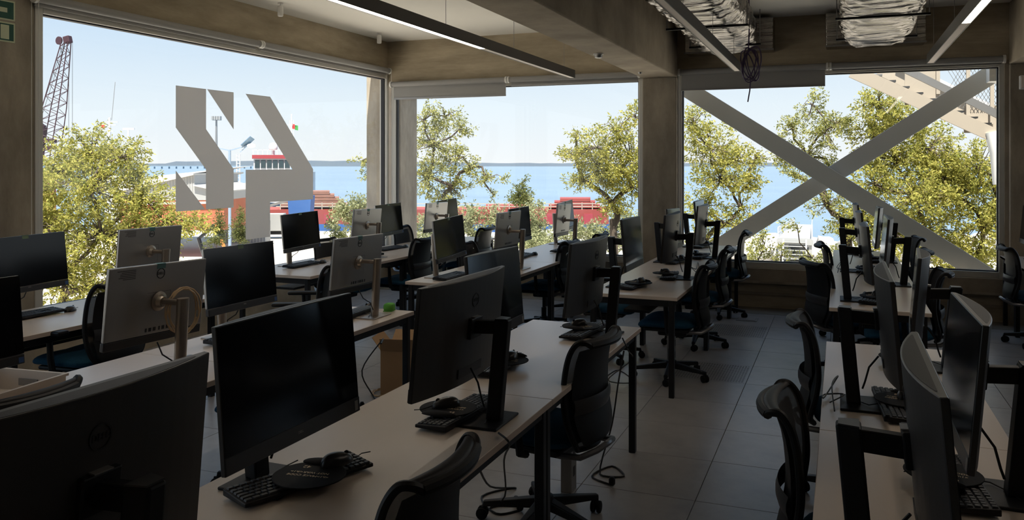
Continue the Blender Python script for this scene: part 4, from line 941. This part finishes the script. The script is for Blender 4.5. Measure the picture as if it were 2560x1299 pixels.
slab(690, 1520, 508, 510, .2, .35, 'rail', MT['cream']); slab(690, 1520, 515, 517, .2, .35, 'rail', MT['cream'])
for k in range(5):
    slab(700 + 6 * k, 872 - 12 * k, 518 - 8 * (k + 1), 517 - 8 * k, 1.5, 8, 'timber_bundle', MT['wood'])
for k in range(3):
    slab(1372 + 14 * k, 1500 - 12 * k, 520 - 8 * (k + 1), 519 - 8 * k, 1.5, 8, 'hatch_cover', MT['red'])
slab(1215, 1330, 514, 526, 1, 8, 'hatch_cover', MT['red']); slab(900, 960, 512, 524, 1, 8, 'hatch_cover', MT['wood'])
# blue and white ship
bd = 150; r = empty('cargo_ship', P2(660, bd, SZ), label='navy ship with white wheelhouse behind the window logo', cat='ship'); L0 = r.location.copy()
hp = [(592, 500), (592, 536), (600, 560), (760, 560), (760, 512)]
MB().prism([((x - 660) * bd / FPX, EYE - (y - HY) * bd / FPX - SZ) for x, y in hp], 0, 9, lambda u, v, h: tuple(Vector((CS, SN, 0)) * u + Vector((-SN, CS, 0)) * h + Vector((0, 0, v)))).build('hull', MT['navy'], r)
hp = [(600, 498), (612, 455), (640, 430), (760, 430), (760, 512), (600, 502)]
MB().prism([((x - 660) * bd / FPX, EYE - (y - HY) * bd / FPX - SZ) for x, y in hp], .4, 8.6, lambda u, v, h: tuple(Vector((CS, SN, 0)) * u + Vector((-SN, CS, 0)) * h + Vector((0, 0, v)))).build('bow_house', MT['shipw'], r)
slab(634, 726, 396, 432, 1, 8, 'wheelhouse', MT['shipw'], r); slab(630, 730, 387, 396, .6, 8.4, 'roof_band', MT['maroon'], r)
for k in range(6): slab(637 + k * 15, 649 + k * 15, 400, 420, .8, 1.05, 'bridge_window', MT['winb'], r)
for x in range(632, 732, 12): slab(x, x + 1.2, 374, 387, 1, 1.1, 'roof_rail_post', MT['shipw'], r)
slab(630, 730, 374, 375.5, 1, 1.1, 'roof_rail', MT['shipw'], r)
p = D_(683, 368, 3); MB().lathe([(.3, -1.4), (.3, -.6), (.75, -.4), (.85, .2), (.6, .7), (.1, .9)], tuple(p), 14).build('radar_dome', MT['shipw'], r, smooth=True)
for x, y0, h_ in ((729, 285, .14), (724, 300, .06), (734, 300, .06)): MB().tube([D_(x, 388, 3), D_(x, y0, 3)], h_, 6).build('mast', MT['shipw'], r)
MB().bar(D_(718, 312, 3), D_(740, 312, 3), .08).build('mast_yard', MT['shipw'], r)
def flag(x, y, par):
    a = D_(x, y, 3)
    for i, mt in ((0, 'flagg'), (1, 'flagr')):
        MB().grid(5, 4, lambda u, v: tuple(a + Vector((CS, SN, 0)) * (.62 * (1 - i) + .0 + (u * .62)) + Vector((0, 0, -.9 * v - .12 * u - .25 * (1 - i))) + Vector((-SN, CS, 0)) * .12 * math.sin(5 * u + i))).build('flag_green' if i == 0 else 'flag_red', MT[mt], par, smooth=True)
flag(729, 309, r)
t = obj('ship_name', text_mesh('EKSEN', .95, .03), MT['shipw'], r); p = D_(607, 513, -.06)
t.matrix_local = Matrix.Translation(p) @ Matrix(((CS, 0, SN, 0), (SN, 0, -CS, 0), (0, 1, 0, 0), (0, 0, 0, 1)))
# ladder gantry beside the ship
bd = 128; r = empty('gangway_tower', P2(603, bd, GZ), label='white ladder tower between ship and blue lamp pole', cat='ladder'); L0 = r.location.copy()
for x in (592, 600): MB().bar(D_(x, 520), D_(x, 385), .12).build('upright', MT['shipw'], r)
for k in range(14): MB().bar(D_(592, 390 + k * 9), D_(600, 390 + k * 9), .07).build('rung', MT['shipw'], r)
MB().bar(D_(590, 468), D_(612, 462), .4, .15).build('platform', MT['shipw'], r)
# white mast of a ship hidden by the left tree
bd = 150; r = empty('ship_mast', P2(275, bd, SZ), label='white ship mast with antennas above the left tree', cat='mast'); L0 = r.location.copy()
MB().tube([D_(274, 520), D_(274, 294)], .22, 8).build('pole', MT['shipw'], r)
for x0, x1, y in ((262, 295, 305), (266, 284, 328), (256, 290, 312)): MB().bar(D_(x0, y), D_(x1, y), .14).build('yard', MT['shipw'], r)
MB().tube([D_(279, 300), D_(288, 205)], .05, 5).build('whip_antenna', MT['metalg'], r); MB().bar(D_(307, 322), D_(336, 322), .2, .35).build('radar_bar', MT['shipw'], r)
MB().tube([D_(321, 520), D_(321, 322)], .16, 6).build('radar_post', MT['shipw'], r); MB().bar(D_(256, 312), D_(261, 320), .3, .5).build('pennant', MT['flagr'], r)
slab(262, 335, 440, 560, 0, 8, 'deckhouse', MT['shipw'], r)
# dockside crane with lattice boom
bd = 110; r = empty('lattice_crane', P2(120, bd, GZ), label='dark red lattice boom crane at the far left of the window', cat='crane'); L0 = r.location.copy()
f0, f1 = D_(100, 470), D_(166, 103); w0 = 2.5
bt = empty; chords = []
for su in (-1, 1):
    for sv in (-1, 1):
        pts_ = []
        for t, wd in ((0, .5), (.12, 1), (.55, .82), (1, .32)):
            c_ = f0.lerp(f1, t); pts_.append(c_ + Vector((CS, SN, 0)) * su * wd * w0 * .52 + Vector((-SN, CS, 0)) * sv * wd * w0 * .5)
        chords.append(pts_); MB().tube(pts_, .07, 5).build('boom_chord', MT['crane'], r)
def chord(ci, t):
    ts = (0, .12, .55, 1); p_ = chords[ci]
    for i in range(3):
        if t <= ts[i + 1]: return p_[i].lerp(p_[i + 1], (t - ts[i]) / (ts[i + 1] - ts[i]))
    return p_[-1]
lm = MB(); N_ = 24
for a, b_ in ((0, 2), (1, 3), (0, 1), (2, 3)):
    for i in range(N_): lm.tube([chord(a if i % 2 else b_, i / N_), chord(b_ if i % 2 else a, (i + 1) / N_)], .04, 4, cap=False)
lm.build('boom_lacing', MT['crane'], r)
MB().bar(f1 + Vector((-.3, 0, .1)), f1 + Vector((.55, .2, .3)), .8, .95).build('boom_head', MT['crane'], r, bevel=.1)
MB().lathe([(.55, -.1), (.55, .1)], tuple(f1 + Vector((-1.0, -.3, .1))), 16, 'y').build('sheave', MT['crane'], r)
for x0, y0, x1, y1 in ((181, 105, 181, 480), (172, 150, 172, 480), (164, 104, 95, 320), (160, 104, 88, 320)): MB().tube([D_(x0, y0), D_(x1, y1)], .03, 4).build('rope', MT['cable'], r)
for x0, y0, x1, y1 in ((92, 310, 100, 480), (112, 318, 92, 480), (92, 310, 112, 318), (96, 350, 140, 352), (110, 372, 140, 366)): MB().bar(D_(x0, y0), D_(x1, y1), .5).build('mast_frame', MT['crane'], r)
slab(60, 140, 430, 530, -2, 3, 'machine_house', MT['red'], r); slab(50, 150, 530, 600, -2.5, 3.5, 'undercarriage', MT['crane'], r)
# ------------------------------------------------------------------ poles, warehouse, vehicles
bd = 200; r = empty('floodlight_mast', P2(541, bd, GZ), label='tall floodlight mast framed by the logo', cat='light mast'); L0 = r.location.copy()
MB().tube([D_(541, 560), D_(541, 300)], [.45, .22], 10).build('pole', MT['metalg'], r); MB().bar(D_(531, 299), D_(553, 299), .5, .3).build('crossarm', MT['metalg'], r)
for k in range(4): MB().box(*[v for p_ in [D_(532 + k * 6, 296, -.6)] for v in (p_.x - .25, p_.x + .25, p_.y - .3, p_.y + .3, p_.z - .35, p_.z + .55)]).build('floodlight', MT['clad'], r)
bd = 52; r = empty('solar_street_lamp', P2(575, bd, GZ), label='blue-grey street lamp with solar panel in the left window', cat='street lamp'); L0 = r.location.copy()
MB().tube([(0, 0, 0), D_(574, 374)], [.11, .085], 12).build('pole', MT['lampost'], r, smooth=True)
MB().bar(D_(574, 376), D_(618, 364), .07).build('lamp_arm', MT['lampost'], r); MB().bar(D_(574, 376), D_(545, 370), .07).build('lamp_arm', MT['lampost'], r)
MB().bar(D_(600, 380), D_(622, 362), .05).build('brace', MT['lampost'], r)
p = D_(628, 364); MB().grid(16, 8, lambda u, v: (p.x + .33 * math.cos(6.283*u) * math.sin(3.14*v), p.y + .2 * math.sin(6.283*u) * math.sin(3.14*v), p.z + .14 * math.cos(3.14*v)), closed_u=True).build('lamp_head', MT['white'], r, smooth=True)
a, b_ = D_(607, 366), D_(631, 344); MB().bar(a, b_, .05, .42, up=(.2, -1, .8)).build('solar_panel', MT['solar'], r)
bd = 88; r = empty('warehouse', P2(430, bd, GZ), label='grey metal-clad warehouse with orange wall behind the left tree', cat='building'); L0 = r.location.copy()
def wprism(pts, d0, d1, nm, mt):
    MB().prism([((x - 430) * bd / FPX, EYE - (y - HY) * bd / FPX - GZ) for x, y in pts], d0, d1, lambda u, v, h: tuple(Vector((CS, SN, 0)) * u + Vector((-SN, CS, 0)) * h + Vector((0, 0, v)))).build(nm, MT[mt], r)
wprism([(300, 500), (300, 480), (486, 436), (486, 500)], 0, 14, 'gable_wall', 'clad'); wprism([(486, 500), (486, 464), (535, 474), (560, 480), (560, 500)], 0, 14, 'side_wall', 'clad')
wprism([(296, 480), (296, 476), (487, 433), (487, 437)], -.4, 16, 'roof_edge', 'roofm'); wprism([(486, 464), (486, 461), (560, 477), (560, 480)], -.4, 14, 'roof_edge', 'roofm')
wprism([(300, 575), (300, 500), (560, 500), (560, 575)], .05, 13, 'lower_wall', 'orange'); wprism([(300, 512), (300, 507), (560, 503), (560, 508)], -.3, .05, 'white_band', 'shipw')
for k in range(26): wprism([(302 + k * 7.1, 500), (302 + k * 7.1, 500 - 21 - k * 1.55), (303 + k * 7.1, 500 - 21.2 - k * 1.55), (303 + k * 7.1, 500)], -.06, .02, 'cladding_rib', 'roofm')
m = MB(); bd = 88
a, b_ = D_(300, 479), D_(486, 435); c_ = Vector((-SN, CS, 0)) * 20
MB().add([tuple(a + Vector((0, 0, .1))), tuple(b_ + Vector((0, 0, .1))), tuple(b_ + c_ + Vector((0, 0, .9))), tuple(a + c_ + Vector((-12, 0, .9)))], [(0, 1, 2, 3)]).build('roof', MT['roofm'], r)
r = empty('container', P2(600, 105, GZ), TH, 'long grey corrugated container behind the lamp pole', 'container')
B(-2.4, 3.2, 0, 2.4, 0, 2.8).build('box', MT['clad'], r)
for k in range(14): B(-2.35 + k * .4, -2.2 + k * .4, -.05, 0, .1, 2.7).build('rib', MT['roofm'], r)
def truck(x, d, rz, label, cab='white', L=6, van=False):
    r = empty('van' if van else 'truck', P2(x, d, GZ), rz, label, 'van' if van else 'truck'); Wt = 2.3
    if van:
        MB().prism([(-2.3, .45), (2.3, .45), (2.35, 1.0), (1.5, 1.2), (.8, 1.95), (-2.25, 2.0)], -.9, .9, lambda u, v, h: (u, h, v)).build('body', MT['shipw'], r, bevel=.06)
        MB().prism([(1.42, 1.22), (.82, 1.82), (.1, 1.82), (.1, 1.22)], -.92, .92, lambda u, v, h: (u, h, v)).build('window', MT['winb'], r)
        ws = (-1.5, 1.5)
    else:
        B(-L, .3, -Wt/2, Wt/2, 1.1, 3.4).build('cargo_box', MT['clad'], r, bevel=.03)
        MB().prism([(.5, .5), (2.4, .5), (2.5, 1.5), (2.25, 2.7), (1.7, 3.1), (.5, 3.1)], -Wt/2, Wt/2, lambda u, v, h: (u, h, v)).build('cab', MT['shipw'], r, bevel=.06)
        MB().prism([(2.1, 1.7), (2.0, 2.5), (1.2, 2.5), (1.2, 1.7)], -Wt/2 - .02, Wt/2 + .02, lambda u, v, h: (u, h, v)).build('side_window', MT['winb'], r)
        MB().prism([(2.40, 1.65), (2.52, 1.65), (2.30, 2.6), (2.2, 2.6)], -Wt/2 + .15, Wt/2 - .15, lambda u, v, h: (u, h, v)).build('windscreen', MT['winb'], r)
        B(-L, 2.3, -Wt/2 + .2, Wt/2 - .2, .6, 1.05).build('chassis', MT['black'], r); ws = (-L + 1, -L + 2.2, 1.5)
    for u in ws:
        for s_ in (-1, 1): MB().lathe([(.34, -.14), (.5 if not van else .36, -.12), (.5 if not van else .36, .12), (.34, .14)], (u, s_ * (Wt/2 - .15 if not van else .8), .5 if not van else .36), 18, 'y').build('wheel', MT['tyre'], r, smooth=True)
truck(706, 112, TH + .1, 'white lorry cab and trailer on the quay behind the logo')
truck(1210, 74, TH + 2.4, 'white van parked behind the pale shrubs', van=True)
r = empty('blue_hopper', P2(722, 118, GZ), TH, 'bright blue loading hopper beside the red barge', 'hopper')
MB().prism([(0, 2.6), (3, 2.6), (3.2, 5.6), (-.2, 5.6)], 0, 2.4, lambda u, v, h: (u, h, v)).build('bin', MT['blue'], r); MB().bar((-6, 1, 3.2), (0, 1, 5.0), .8, .35).build('conveyor', MT['metalg'], r)
for u in (.2, 2.8):
    for v in (.2, 2.2): MB().bar((u, v, 0), (u, v, 2.6), .2).build('leg', MT['blue'], r)
r = empty('material_handler', P2(512, 60, GZ), TH, 'orange and black grab excavator parked near the warehouse', 'excavator')
B(-1.2, 1.2, -1, 1, .2, .9).build('tracks', MT['tyre'], r, bevel=.15); B(-1.1, 1.0, -.9, .9, .95, 2.1).build('house', MT['hazec'], r, bevel=.1); B(.1, 1.0, -.9, 0, 2.1, 3.2).build('cab', MT['winb'], r, bevel=.06)
MB().tube([(.2, .4, 2), (-.6, .4, 4.6), (.6, .4, 5.6)], .16, 6).build('boom', MT['black'], r); MB().tube([(.6, .4, 5.6), (1.3, .4, 3.9)], .13, 6).build('stick', MT['hazec'], r)
MB().lathe([(.1, 0), (.45, -.4), (.2, -.95)], (1.3, .4, 3.9), 10).build('grab', MT['black'], r)
print('LEAVES', NLEAF)
